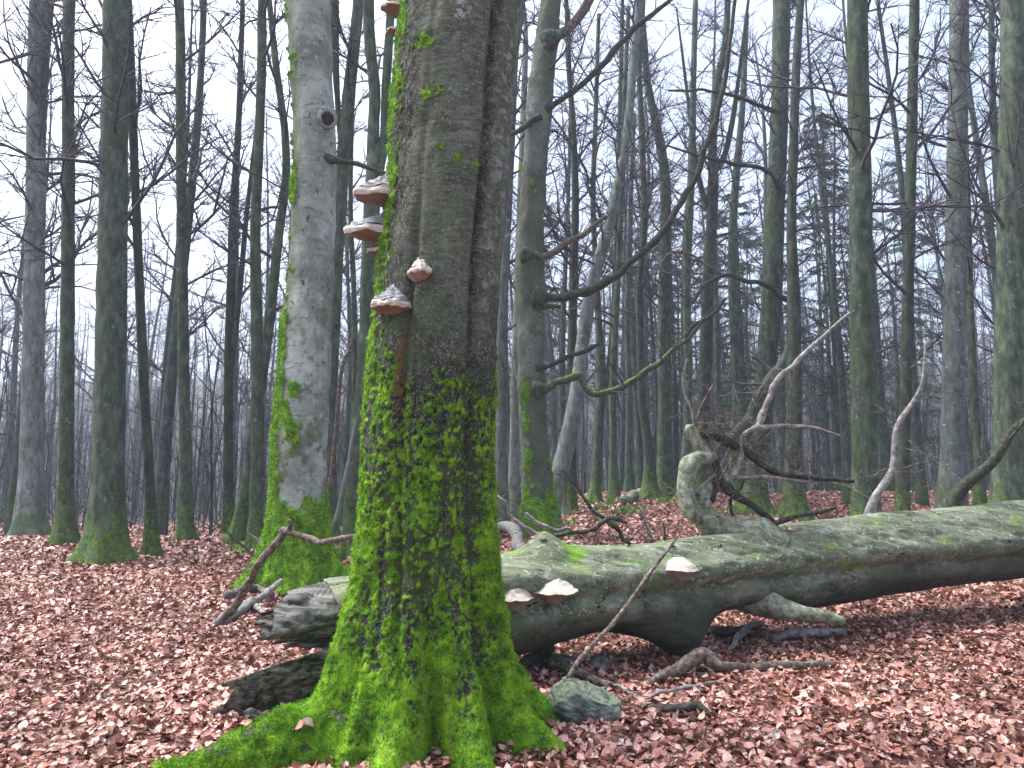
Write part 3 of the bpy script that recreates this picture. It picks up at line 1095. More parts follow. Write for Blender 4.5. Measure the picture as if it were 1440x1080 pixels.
def px_tree(label, d, pts, mat='beech', top=17.0, crown=(3.2, 13, 2.6), forks=(), branches=(), seed=0, sides=16, wob=0.22, twigmat='twig', group=None, flare=0.4, footy=None):
    """a tree whose bole follows photo points (px, py, width px) at distance d; pts go from the foot up"""
    rows = limb_px(pts, d)
    x0, y0 = rows[0][0], rows[0][1]
    zb = gz(x0, y0)
    o = empty("beech_tree", (x0, y0, zb), label, "tree", group)
    # carry the stem down into the soil and up past the frame
    r0 = rows[0][3]
    lowz = rows[0][2]
    path = []
    if lowz > zb + 0.15:
        path.append((x0, y0, zb - 0.15, r0 * (1 + flare)))
        path.append((x0, y0, zb + 0.1, r0 * (1 + flare * 0.5)))
    else:
        path.append((x0, y0, zb - 0.15, r0 * (1 + flare)))
        rows = [r for r in rows if r[2] > zb + 0.25] or rows[-1:]
    path += rows
    a, b = np.array(rows[-1]), np.array(rows[-2])
    if top > a[2] + 1:
        dirn = (a - b)[:3] / max(0.05, (a - b)[2])
        dirn[:2] *= 0.6
        h = top - a[2]
        for f in (0.3, 0.65, 1.0):
            q = a[:3] + dirn * h * f + np.array([math.sin(seed + f * 5) * 0.2, math.cos(seed * 1.7 + f * 4) * 0.2, 0])
            path.append((*q, max(0.015, a[3] * (1 - 0.82 * f))))
    mb = MB()
    # rings close together at the foot, wider apart above
    SS = spline(path, 400)
    cl = np.concatenate([[0], np.cumsum(np.linalg.norm(np.diff(SS[:, :3], axis=0), axis=1))])
    tl = cl[-1]
    want = np.concatenate([np.linspace(0, min(1.2, tl * .3), 14), np.linspace(min(1.2, tl * .3), tl, max(24, len(path) * 7))[1:]])
    path2 = np.stack([np.interp(want, cl, SS[:, c_]) for c_ in range(4)], -1)
    tube(mb, path2, len(path2), 24 if flare > .3 else sides, wob, seed, 5.0 if d < 16 else 3.0, True, (4 + seed % 3, .55, .22) if flare > .3 else None)
    mb.build("trunk", M[mat], o, (x0, y0, zb))
    for k, fk in enumerate(forks):
        mb = MB()
        rw = limb_px(fk, d)
        e, g_ = np.array(rw[-1]), np.array(rw[-2])
        ext = e[:3] + norm(e[:3] - g_[:3]) * 3.0
        if len(fk[0]) < 5:
            rw.append((*ext, e[3] * 0.5))
        tube(mb, rw, len(rw) * 9, 12, wob, seed + k)
        mb.build("limb", M[mat], o, (x0, y0, zb))
    for k, (bm, bp) in enumerate(branches):
        mb = MB()
        rw = limb_px(bp, d)
        tube(mb, rw, len(rw) * 9, 8, 0.45, seed + k + 5, 9.0)
        mb.build("branch", M[bm], o, (x0, y0, zb))
        if len(bp) > 3:
            tw = Twigs(seed * 31 + k)
            S = spline(rw, 30)
            for i in range(5, 30, 3):
                dd = norm(np.cross(S[min(29, i + 1), :3] - S[i - 1, :3], np.array([0, tw.r.choice([-1, 1]), 0.3])) + np.array([tw.r.gauss(0, .4), tw.r.gauss(0, .6), .3]))
                tw.grow(tuple(S[i, :3]), tuple(dd), tw.r.uniform(.5, 1.3), max(.006, S[i, 3] * .4), 1, (4,), 0.04)
            link("twigs", tw.mesh("twigs", M['twig'], (x0, y0, zb)), o, kind="stuff")
    S = spline(path, 40)
    if crown:
        add_crown(o, S, zb + crown[0], seed * 13 + 5, int(crown[1] * 1.6), crown[2], twigmat)
    return o


# the moss-footed beech in the middle with long crooked branches
CD = 15.0
cb = P(758, 745, CD)
cbz = gz(cb[0], CD)
mid = empty("beech_tree", (cb[0], CD, cbz), "grey-green beech with long crooked dead branches reaching over the fallen log", "tree")


def mid_mask(TH, Z, X, Y):
    n = 0.6 * fbm(X * 4, Y * 4, Z * 2.5, 71, 4) + 0.4 * fbm(X * 13, Y * 13, Z * 8, 72, 3)
    cov = 0.72 - 0.35 * sstep(0.3, 1.4, Z)
    cov = cov * (1 - sstep(1.2, 2.2, Z))
    cov = np.maximum(cov, 0.60 * np.exp(-(wrap(TH - 245) / 34) ** 2) * (1 - sstep(2.9, 3.6, Z)))
    cov = np.maximum(cov, 0.8 * np.exp(-(wrap(TH - 345) / 22) ** 2) * (1 - sstep(1.0, 1.7, Z)))
    cov = np.maximum(cov, 0.12)
    thr = 0.5 - (cov - 0.5) * 0.5
    return sstep(thr - .02, thr + .03, n), 0.55 * sstep(0.4, 0.6, fbm(X * 2, Y * 2, Z, 73, 3)) + 0.05, None


ce = [(-40, 768, 797), (0, 762, 790), (60, 752, 784), (120, 743, 779), (200, 737, 771), (300, 729, 764), (380, 722, 765), (420, 724, 766), (500, 727, 765), (600, 730, 768), (700, 735, 779), (740, 736, 786)]
ct_, cV, cms, _ = hero_trunk(mid, CD, ce, 19, [(210, .25, 16, .3, .05, .6), (270, .2, 16, .3, .05, .6), (330, .3, 15, .3, .06, .6), (30, .25, 18, .3, .05, .6), (120, .25, 20, .3, .05, .6)], 96, 300, 'mid', mid_mask, 0.12, 75, cbz, zfine=11.5)
hero_fuzz(mid, cV, cms, 9000, 0.035, 0.007, 14)
for k, (bm, bp) in enumerate([
        ('brownstick', [(768, 68, 15), (784, 50, 15), (803, 40, 15), (818, 22, 13), (830, 0, 10), (838, -20, 6)]),
        ('limb', [(766, 156, 12), (780, 144, 9), (810, 124, 9), (845, 92, 9), (880, 52, 8), (915, 22, 7), (945, -4, 6), (975, -40, 4)]),
        ('brownstick', [(748, 354, 12), (756, 356, 11), (766, 358, 9), (785, 351, 9), (812, 336, 8), (836, 316, 7), (852, 303, 6)]),
        ('limb', [(754, 413, 16), (766, 417, 14), (790, 419, 12), (820, 411, 11.5), (850, 397, 11), (885, 372, 10), (915, 347, 9.5), (942, 316, 9), (965, 277, 9), (985, 230, 8.5), (1005, 172, 8), (1020, 112, 7), (1028, 50, 6), (1034, -20, 5)]),
        ('mosslimb', [(755, 430, 13), (768, 431, 8), (788, 431, 5)]),
        ('limb', [(755, 520, 11), (770, 514, 7), (800, 502, 6.5), (825, 492, 6), (843, 483, 4)]),
        ('mosslimb', [(756, 547, 13), (770, 543, 10), (795, 535, 11), (812, 531, 11), (822, 541, 10), (836, 551, 9.5), (862, 549, 9), (895, 533, 8.5), (925, 510, 8), (950, 486, 7), (972, 470, 6), (990, 447, 4)]),
        ('limb', [(758, 165, 9), (735, 180, 8), (716, 190, 6), (706, 186, 4)]),
        ('limb', [(950, 490, 6), (972, 462, 6), (1000, 443, 5), (1022, 420, 4)])]):
    mb = MB()
    rw = limb_px([(q[0], q[1], q[2], -0.25 - 0.004 * max(0, q[0] - 760) * (1 if k in (3, 6, 8) else -0.5)) for q in bp], CD)
    tube(mb, rw, len(rw) * 9, 10, 0.4, k, 7.0)
    tw = Twigs(k * 7 + 3)
    S = spline(rw, 40)
    mb.build("branch", M[bm], mid, (cb[0], CD, cbz))
    if k in (0, 2, 3, 6):
        mb = MB()
        a_, b_ = np.array(rw[0]), np.array(rw[2])
        u_ = norm(b_[:3] - a_[:3])
        w_ = pxsize((20, 0, 17, 22, 0, 0, 18)[k], CD) / 2
        c_ = np.array(rw[1])
        tube(mb, [(*(c_[:3] - u_ * w_ * 1.9), w_ * 1.5), (*(c_[:3] - u_ * w_ * .9), w_ * 1.25), (*(c_[:3] + u_ * w_ * .0), w_ * .8), (*(c_[:3] + u_ * w_ * .8), w_ * .5), (*(c_[:3] + u_ * w_ * 2.0), w_ * .3)], 26, 14, .8, k, 8)
        mb.build("burl", M['beech'], mid, (cb[0], CD, cbz))
    if len(bp) > 6 and k != 2:
        for i in range(8, 40, 3):
            dd = norm(np.cross(S[min(39, i + 1), :3] - S[i - 1, :3], np.array([0, tw.r.choice([-1, 1]), 0.2])) + np.array([tw.r.gauss(0, .4), tw.r.gauss(0, .7), .3]))
            tw.grow(tuple(S[i, :3]), tuple(dd), tw.r.uniform(.4, 1.2), max(.006, S[i, 3] * .35), 1, (4,), 0.04)
        link("twigs", tw.mesh("twigs", M['twig'], (cb[0], CD, cbz)), mid, kind="stuff")
add_crown(mid, [(*P(745, 200, CD), .25), (*P(775, -20, CD), .2), (*P(790, -300, CD), .08)], P(745, 190, CD)[2], 99, 12, 2.6)

# other trees told apart in the photograph
G0 = None
px_tree("straight slim beech with mossy foot at the left crest, left of the pale beech", 13.4, [(360, 772, 24), (360, 740, 20), (362, 600, 18), (361, 450, 17), (359, 330, 15), (364, 200, 14), (368, 90, 13.5), (369, 0, 13)], crown=(5.0, 10, 2.2), seed=1)
px_tree("leaning mossy stem crossing behind the straight slim beech", 14.5, [(326, 775, 20), (337, 735, 19), (349, 670, 17), (356, 600, 16), (368, 530, 16), (380, 440, 15), (392, 330, 13), (402, 250, 12), (400, 180, 11), (388, 90, 10)], crown=(4.5, 10, 2.4), seed=2)
px_tree("dark twin-stemmed tree at the left side of the photo", 18, [(322, 770, 14), (321, 640, 13), (322, 500, 13), (325, 400, 12), (327, 300, 10), (334, 200, 9), (338, 100, 8), (341, 0, 7)], mat='dark', forks=[[(318, 570, 10), (330, 470, 9), (338, 400, 8), (346, 310, 7), (358, 200, 5)]], crown=(4.0, 12, 2.6), seed=3)
px_tree("grey beech hugging the right flank of the pale beech", 14, [(466, 765, 22), (464, 690, 18), (466, 560, 16), (472, 430, 16), (477, 330, 16), (484, 207, 20), (493, 110, 18), (504, 0, 16)], crown=(6.0, 9, 2.2), forks=[[(480, 210, 8), (474, 130, 9), (471, 60, 13), (470, -20, 13)]], seed=4)
px_tree("forked grey-green beech standing between the pale and the mossy trunks", 12.4, [(494, 790, 28), (494, 740, 25), (497, 680, 24), (505, 600, 22), (514, 500, 21), (517, 400, 21), (522, 300, 24), (528, 240, 27), (525, 190, 18), (527, 130, 17), (520, 60, 17), (518, -10, 17)], forks=[[(530, 250, 18), (540, 200, 14), (543, 120, 14), (548, 40, 13), (552, -30, 12)]], crown=(6.5, 8, 2.0), seed=5)
px_tree("thin straight stem seen between the two left beeches", 17, [(499, 770, 9), (499, 560, 8.5), (498, 420, 8), (493, 300, 7), (495, 180, 6), (500, 60, 5)], crown=(4.5, 10, 2.2), seed=6)
px_tree("slate grey trunk right behind the mossy beech's right edge", 16, [(706, 740, 17), (705, 600, 16), (706, 480, 16), (709, 380, 14), (716, 260, 12), (722, 120, 11), (726, 0, 10)], mat='silver', crown=(4.0, 12, 2.6), seed=7)
px_tree("pale grey trunk between the mossy beech and the branchy beech", 19, [(722, 735, 14), (723, 620, 13), (725, 520, 12), (728, 400, 11), (733, 250, 10), (738, 100, 9)], mat='silver', crown=(4.0, 12, 2.6), seed=8)
px_tree("pale bowed beech leaning right from behind the branchy beech", 20, [(783, 705, 26), (786, 675, 25), (797, 625, 24), (809, 565, 22), (820, 480, 19), (833, 400, 18), (857, 315, 16), (879, 204, 13), (889, 110, 12), (898, 0, 10)], mat='silver', crown=(6.5, 12, 2.6), seed=9)
px_tree("dark straight stem in front of the pale bowed beech", 21, [(803, 712, 12), (804, 600, 12), (805, 480, 12), (807, 390, 12), (809, 280, 11), (806, 180, 9), (800, 95, 8), (796, 0, 7)], mat='dark', crown=(5.0, 14, 2.8), seed=10, branches=[('limb', [(806, 520, 6), (801, 580, 5), (797, 605, 5), (788, 625, 4), (783, 665, 3)]), ('limb', [(798, 602, 5), (804, 620, 4), (808, 633, 3)])])
px_tree("grey-green beech dividing into a narrow V above its mossy foot", 23, [(834, 712, 18), (838, 680, 15), (842, 600, 14), (845, 540, 14), (842, 460, 11), (838, 380, 9), (834, 280, 8), (838, 150, 7), (842, 20, 6)], forks=[[(846, 560, 9), (856, 520, 9), (862, 460, 9), (866, 380, 9), (869, 280, 8), (872, 160, 7), (875, 20, 6)]], crown=(6.0, 12, 2.6), seed=11)
px_tree("slim greenish beech just right of the V-shaped beech", 22, [(864, 708, 14), (862, 640, 11), (862, 540, 10), (866, 440, 10), (870, 370, 9), (875, 260, 8), (878, 140, 7), (884, 10, 6)], crown=(5.0, 12, 2.6), seed=12)
px_tree("curved beech with a bright mossy foot at the end of the small log", 24, [(914, 706, 20), (914, 660, 18), (911, 620, 14), (902, 560, 11), (900, 470, 10), (899, 400, 10), (906, 310, 9), (903, 200, 9), (899, 90, 8), (905, 0, 7)], crown=(5.5, 12, 2.8), seed=13)
px_tree("stout grey beech with swaying bole and green foot before the spruces", 24.5, [(934, 702, 26), (934, 660, 21), (935, 560, 19), (934, 440, 19), (936, 340, 17), (935, 250, 15), (924, 180, 13), (911, 120, 11), (906, 60, 10), (901, 0, 9)], crown=(6.0, 14, 2.8), seed=14)
px_tree("slender moss-striped stem left of the contorted pale limb", 23, [(962, 700, 17), (966, 620, 13), (968, 520, 12), (966, 440, 12), (966, 360, 13), (972, 250, 11), (975, 120, 9), (978, 0, 8)], crown=(5.5, 12, 2.6), seed=15)
px_tree("dark beech forking high up behind the contorted limb", 25, [(985, 698, 24), (988, 620, 20), (992, 520, 18), (995, 420, 17), (1000, 330, 16), (1003, 250, 15), (1002, 200, 13), (1008, 120, 12), (1020, 60, 10), (1024, -10, 9)], mat='dark', forks=[[(1002, 245, 11), (1018, 220, 9), (1030, 170, 8), (1040, 100, 6), (1050, 20, 5)], [(1000, 300, 9), (985, 260, 8), (975, 200, 7), (965, 120, 5)]], crown=(7.0, 16, 3.2), seed=16)
px_tree("thick mossy beech with a leaning limb behind the fallen log's branches", 20, [(1058, 718, 34), (1064, 660, 28), (1075, 560, 28), (1083, 450, 29), (1087, 360, 29), (1092, 250, 26), (1097, 120, 25), (1099, 0, 26)], forks=[[(1084, 440, 14), (1100, 500, 16, -0.3, 0), (1075, 540, 17, -0.6, 0), (1050, 580, 16, -0.8, 0), (1030, 612, 14, -0.8, 0)]][0:0],
        branches=[('beech', [(1122, 462, 12, -0.6), (1104, 500, 15, -0.7), (1072, 543, 17, -0.8), (1048, 585, 15, -0.8), (1026, 618, 12, -0.8)]),
                  ('limb', [(1100, 270, 9, -.3), (1085, 245, 6, -.6), (1060, 235, 6, -.8), (1020, 228, 5, -1), (980, 218, 4, -1.2), (940, 205, 3, -1.4)]),
                  ('limb', [(1098, 160, 9, -.3), (1070, 150, 6, -.6), (1035, 135, 5, -.8), (990, 127, 4, -1), (940, 127, 3, -1.2)]),
                  ('limb', [(1112, 425, 9, -.4), (1085, 403, 7, -.7), (1050, 395, 7, -.9), (1018, 388, 6, -1), (995, 398, 5, -1.1), (975, 425, 4, -1.2)]),
                  ('brownstick', [(1018, 388, 4, -1), (990, 370, 4, -1), (965, 356, 4, -1), (940, 358, 3, -1), (922, 385, 2, -1)])], crown=(8.0, 12, 2.6), seed=17)
px_tree("dark mossy trunk at the photo's right side beyond the pale branch", 18, [(1117, 724, 30), (1116, 650, 24), (1117, 540, 22), (1116, 420, 18), (1113, 320, 14), (1116, 200, 13), (1120, 90, 12), (1126, 0, 11)], mat='dark', crown=(6.0, 12, 2.6), seed=18)
px_tree("thin grey stem midway between the V-shaped and curved beeches", 29, [(884, 700, 9), (884, 560, 8), (882, 430, 8), (886, 300, 7), (892, 160, 6)], mat='far', crown=(5.0, 12, 2.6), seed=19)
px_tree("slim dusky trunk just left of the thick mossy beech", 27, [(1035, 700, 15), (1036, 560, 13), (1031, 420, 13), (1030, 330, 12), (1036, 240, 11), (1044, 150, 9), (1050, 20, 7)], crown=(6.0, 12, 2.8), seed=20)
px_tree("dead brown splintered sapling beside the pale beech's foot", 11.4, [(456, 752, 7), (459, 720, 8), (467, 660, 7), (473, 600, 7), (477, 545, 6), (483, 510, 6), (492, 490, 4), (495, 470, 2)], mat='brownstick', top=0, crown=None, seed=21, flare=0.2, sides=9)
px_tree("thin pale stem leaning right out from the forked beech's foot", 12.0, [(462, 765, 8), (468, 745, 8), (477, 715, 7), (484, 680, 6), (492, 640, 5), (500, 590, 4)], mat='silver', top=0, crown=None, seed=22, flare=0.2, sides=9)
# continuing the wood past both sides of the photograph
for i, (lab, d, x, w, lean, m) in enumerate([
        ("stout grey-green beech far out at the left, thickest of its side", 12.5, 150, 44, 14, 'beech'),
        ("slim beech at the left between the stout one and the twin stem", 15, 262, 17, -10, 'beech'),
        ("thin dark stem leaning outward at the left of the wood", 13, 214, 14, -34, 'dark'),
        ("pale beech at the picture's left border", 17, 42, 30, 12, 'silver'),
        ("straight beech left of the stout one", 14, 92, 20, 6, 'beech'),
        ("grey beech right of the log's broken crown", 13, 1218, 36, -12, 'beech'),
        ("slim dark stem beside the grey beech at the right", 16, 1268, 17, 18, 'dark'),
        ("silver beech at the right with a long clean bole", 17, 1338, 32, 10, 'silver'),
        ("beech at the picture's right border", 14, 1416, 40, 8, 'beech'),
        ("slight leaning stem between the two right beeches", 19, 1378, 12, -28, 'beech')]):
    fy = 672 + (EYE - gz((x - 720) / F * d, d)) / d * F
    px_tree(lab, d, [(x, fy, w * 1.1), (x + lean * .1, fy - 90, w), (x + lean * .4, 500, w * .93), (x + lean * .7, 260, w * .86), (x + lean, 0, w * .8)], mat=m, crown=(5.0, 12, 2.6), seed=40 + i)

# ---- the deep wood: a few stem forms, copied
NV = 7
variants = []
for k in range(NV):
    R = random.Random(500 + k)
    H = R.uniform(15, 22)
    r0 = R.uniform(0.09, 0.2)
    bx, by = R.uniform(-.9, .9), R.uniform(-.9, .9)
    ph = R.uniform(0, 6)
    path = []
    for f in np.linspace(0, 1, 9):
        path.append((bx * f ** 1.5 + 0.22 * math.sin(f * 7 + ph) * f, by * f ** 1.5 + 0.22 * math.cos(f * 6 + ph) * f, -0.3 + (H + 0.3) * f, r0 * (1.0 - 0.85 * f) * (1.35 if f == 0 else 1)))
    mb = MB()
    tube(mb, path, 34, 10, 0.25, k, 2.5)
    trunk_me = mb.mesh("trunk", M['far'])
    tw = Twigs(900 + k)
    Rr = tw.r
    pa = np.array(path)
    nl = 26
    for i in range(nl):
        f = 0.16 + 0.84 * (i + Rr.random()) / nl
        z = H * f
        x, y, r = [np.interp(z, pa[:, 2], pa[:, c]) for c in (0, 1, 3)]
        az = Rr.uniform(0, 6.28)
        e = Rr.uniform(0.2, 0.9) + 0.4 * f
        L = Rr.uniform(1.2, 3.4) * (1.1 - 0.4 * f)
        tw.grow((x, y, z), (math.cos(az) * math.cos(e), math.sin(az) * math.cos(e), math.sin(e)), L, min(r * .55, .014 + .010 * L), 2, (9, 6), 0.06)
    variants.append((trunk_me, tw.mesh("crown", M['twig']), H))
R = random.Random(77)
spots = []
tries = 0
while len(spots) < 244 and tries < 9000:
    tries += 1
    y = 17 + (128 - 17) * R.random() ** 1.25
    x = R.uniform(-0.80, 0.80) * y
    px = 720 + x / y * F
    if y < 26 and 318 < px < 1122:
        continue
    if y < 60 and 812 < px < 905:
        continue
    ms = 1.3 if y < 60 else 1.8
    if any((x - a) ** 2 + (y - b) ** 2 < ms * ms for a, b in spots):
        continue
    spots.append((x, y))
extra = 0
while extra < 24:
    y = R.uniform(27, 46)
    px = R.choice((R.uniform(700, 1122), R.uniform(318, 520), R.uniform(780, 1000)))
    x = (px - 720) / F * y
    if any((x - a) ** 2 + (y - b) ** 2 < 1.0 for a, b in spots):
        continue
    spots.append((x, y))
    extra += 1
MARKS = [(42, "pale border beech"), (150, "stout left beech"), (262, "slim beech beside it"), (322, "twin-stemmed tree"), (360, "straight slim beech"), (425, "pale beech"), (494, "forked beech"), (600, "mossy beech"),
         (722, "pale grey trunk"), (758, "branchy beech"), (803, "dark straight stem"), (838, "V-shaped beech"), (864, "slim greenish beech"), (914, "curved beech"), (935, "swaying beech"), (962, "moss-striped stem"),
         (988, "dark forking beech"), (1060, "thick mossy beech"), (1117, "dark mossy trunk"), (1218, "grey right beech"), (1338, "silver right beech"), (1416, "right border beech")]
RANK = ["nearest", "second nearest", "third nearest", "fourth nearest", "fifth nearest", "sixth nearest", "seventh nearest", "eighth nearest", "ninth nearest", "tenth nearest", "eleventh nearest", "twelfth nearest", "thirteenth nearest", "fourteenth nearest", "fifteenth nearest", "sixteenth nearest", "seventeenth nearest", "eighteenth nearest", "nineteenth nearest", "twentieth nearest", "farthest"]
gapcount = {}


def wood_label(x, y):
    px = 720 + x / y * F
    l = [m for p, m in MARKS if p <= px]
    r = [m for p, m in MARKS if p > px]
    where = "between the %s and the %s" % (l[-1], r[0]) if l and r else ("left of the %s" % r[0] if r else "right of the %s" % l[-1])
    k = gapcount[where] = gapcount.get(where, -1) + 1
    return "%s slender background beech %s" % (RANK[min(k, 20)], where)


for i, (x, y) in enumerate(sorted(spots, key=lambda s: s[1])):
    tm, cm, H = variants[R.randrange(NV)]
    if y < 60:
        lab, grp = wood_label(x, y), "slender trees of the wood behind"
    else:
        lab, grp = "hazy thin beech on the far wooded slope", "far trees on the slope"
    o = empty("beech_tree", (x, y, gz(x, y)), lab, "tree", grp)
    s = R.uniform(0.75, 1.25) if y < 60 else R.uniform(0.85, 1.3)
    o.scale = (s, s, s)
    o.rotation_euler = (R.gauss(0, .03), R.gauss(0, .03), R.uniform(0, 6.28))
    link("trunk", tm, o)
    link("crown", cm, o)

# ---- the far wood on the slope and the thicket below it: masses of stems and twigs


def stand(name, count, y0, y1, pw, hs, rs, nb, bl, seed, mat, label, gap=True, low=.15, lvl=1):
    tmpl = []
    for k in range(14):
        tw = Twigs(seed + k)
        R = tw.r
        H = R.uniform(*hs)
        pts = tw.stem((0, 0, -.4), (R.gauss(0, .05), R.gauss(0, .05), 1.0), H, R.uniform(*rs), .015, 5, .06, .22)
        for i in range(nb):
            k4 = min(4, int(R.uniform(low, 1) * 5))
            a, b = np.array(pts[k4][0]), np.array(pts[k4 + 1][0])
            p = a + (b - a) * R.random()
            az, e = R.uniform(0, 6.28), R.uniform(.2, 1.15)
            tw.grow(tuple(p), (math.cos(az) * math.cos(e), math.sin(az) * math.cos(e), math.sin(e)), R.uniform(*bl), .02, lvl, (4,), .06)
        tmpl.append((np.array(tw.V), np.array(tw.Q)))
    rg = np.random.default_rng(seed)
    y = y0 + (y1 - y0) * rg.random(count * 2) ** pw
    x = rg.uniform(-.85, .85, count * 2) * y
    pxx = 720 + x / y * F
    ok = ~((y < 62) & (pxx > 812) & (pxx < 905)) if gap else (y > 14 + 15 * sstep(-5, 4, x))
    x, y = x[ok][:count], y[ok][:count]
    z = ground_z(x, y)
    yaw, sc_ = rg.uniform(0, 6.28, len(x)), rg.uniform(.75, 1.25, len(x))
    wh = rg.integers(0, 14, len(x))
    mb = MB()
    for k in range(14):
        i = np.where(wh == k)[0]
        T, Q = tmpl[k]
        zr = np.zeros(len(i))
        Vp = rot_place(T, np.stack([x[i], y[i], z[i]], -1), yaw[i], zr, zr, sc_[i])
        mb.add(Vp.reshape(-1, 3), (Q[None] + (np.arange(len(i)) * len(T))[:, None, None]).reshape(-1, 4))
    o = mb.build(name, M[mat], kind="stuff")
    o["label"], o["category"] = label, "wood"
    return o


stand("far_wood", 520, 46, 170, .8, (11, 19), (.07, .17), 6, (1.0, 3.0), 4242, 'far', "mass of hazy grey trunks and twigs on the far slope")
stand("thicket", 2600, 34, 125, .9, (3.5, 8), (.03, .075), 6, (.5, 1.5), 5242, 'thicket', "dense grey thicket of thin young stems under the far trees", False, .05, 0)
stand("thicket", 700, 17, 42, .8, (2.5, 6), (.015, .04), 6, (.4, 1.3), 6242, 'thicket', "brushy thin saplings just behind the leaf-covered crest", False, .02, 0)

# ---- spruces with dark hanging boughs
sp_var = []
for k in range(2):
    R = random.Random(70 + k)
    H = 17.0
    mb = MB()
    tube(mb, [(0, 0, -.2, .2), (.05, 0, 5, .16), (0, .05, 11, .1), (0, 0, H, .02)], 24, 9, .2, k)
    tme = mb.mesh("trunk", M['dark'])
    tv = []
    tw = Twigs(60 + k)
    for i in range(105):
        z = 2.2 + (H - 2.4) * ((i + R.random()) / 105)
        L = 2.9 * (1 - z / (H + 1)) ** 0.7 * R.uniform(.6, 1.15) + .2
        az = R.uniform(0, 6.28)
        pts = tw.stem((0, 0, z), (math.cos(az) * .97, math.sin(az) * .97, .12), L, .022, .005, 6, .06, -.07)
        for (p, d, r) in pts[1:]:
            for q in range(14):
                s = norm((-d[1], d[0], 0)) * R.choice((-1, 1))
                e = norm(s * R.uniform(.5, 1) + np.array(d) * R.uniform(.2, .9) + np.array([0, 0, R.uniform(-.75, -.1)]))
                ln = R.uniform(.15, .42)
                b = np.array(p) + np.array(d) * R.uniform(-.25, .25)
                wv = norm(np.cross(e, (R.gauss(0, 1), R.gauss(0, 1), R.gauss(0, 1)))) * R.uniform(.012, .028)
                tv += [b - wv * .4, b + wv * .4, b + e * ln * .6 + wv, b + e * ln, b + e * ln * .6 - wv]
    tv = np.array(tv)
    m = len(tv) // 5
    base = np.arange(m)[:, None] * 5
    tris = np.concatenate([base + np.array([[0, 1, 2]]), base + np.array([[0, 2, 4]]), base + np.array([[4, 2, 3]])])
    sp_var.append((tme, mesh_np("crown", tv, None, tris, M['needle'], smooth=False), tw.mesh("branches", M['dark'])))
for i, (px, d, s, lab) in enumerate([(950, 37, .85, "dark green spruce behind the stout swaying beech"), (1048, 36, .9, "dark spruce between the slim dusky trunk and the thick mossy beech"),
                                    (1012, 44, 1.1, "tall spruce deep behind the dark forking beech"), (1105, 41, 1.05, "spruce showing right of the thick mossy beech"),
                                    (765, 46, 1.05, "distant spruce behind the branchy beech"), (1180, 31, 1.0, "spruce right of the dark mossy trunk"), (1290, 40, 1.1, "spruce far out at the right of the wood")]):
    x = (px - 720) / F * d
    o = empty("spruce_tree", (x, d, gz(x, d)), lab, "tree", "spruces among the beeches")
    o.scale = (s, s, s)
    o.rotation_euler = (0, 0, i * 1.3)
    for nm, me in zip(("trunk", "crown", "branches"), sp_var[i % 2]):
        link(nm, me, o)

# ------------------------------------------------------------------ the fallen trunk
LP = [(470, 905, 83, 5.55), (560, 880, 77, 5.75), (660, 862, 71, 5.95), (740, 848, 67, 6.12), (830, 836, 64, 6.35), (900, 829, 61, 6.55), (1000, 813, 57, 6.9), (1110, 795, 56, 7.3), (1230, 780, 54, 7.75), (1360, 766, 51, 8.2), (1490, 752, 47, 8.7)]
lrows = [(*P(a, b, d), pxsize(r, d)) for (a, b, r, d) in LP]
nl, ns = 420, 150
S = spline(lrows, nl)
Tl, Nl, Bl = frames(S[:, :3])
al = np.linspace(0, 2 * math.pi, ns, endpoint=False)
Dl = np.cos(al)[None, :, None] * Nl[:, None, :] + np.sin(al)[None, :, None] * Bl[:, None, :]
# the frame normal starts as 'up'
Wl = S[:, None, :3] + Dl * S[:, 3][:, None, None]
upness = Dl[..., 2]
front = -Dl[..., 1]
pxs = 720 + S[:, 0] / S[:, 1] * F
AA = np.degrees(np.arctan2(front, upness))     # 0 up, 90 toward the viewer, 180 down
PX = pxs[:, None]
rl = S[:, 3][:, None] * np.ones(ns)[None, :]


def blob(px0, sx, a0, sa):
    return np.exp(-((PX - px0) / sx) ** 2 - (wrap(AA - a0) / sa) ** 2)


rl = rl + 0.13 * blob(772, 20, -5, 26)                    # stump of a limb on top
rl = rl + 0.23 * blob(926, 30, 160, 30) + 0.08 * blob(905, 40, 135, 25) - 0.09 * blob(815, 62, 170, 45) - 0.10 * blob(1010, 50, 165, 40)
rl = rl + 0.06 * blob(1080, 60, 120, 30)
rl = rl + 0.05 * np.exp(-(wrap(AA - 62 - (PX - 900) * 0.05) / 14) ** 2) - 0.055 * np.exp(-(wrap(AA - 88 - (PX - 900) * 0.05) / 12) ** 2)
rl = rl + 0.02 * np.exp(-(wrap(AA - 25 + (PX - 900) * 0.04) / 12) ** 2)
rl = rl + (fbm(Wl[..., 0] * 0.9, Wl[..., 1] * 4, Wl[..., 2] * 4, 81, 3) - 0.5) * 0.10 + (fbm(Wl[..., 0] * 5, Wl[..., 1] * 20, Wl[..., 2] * 20, 83, 3) - 0.5) * 0.012
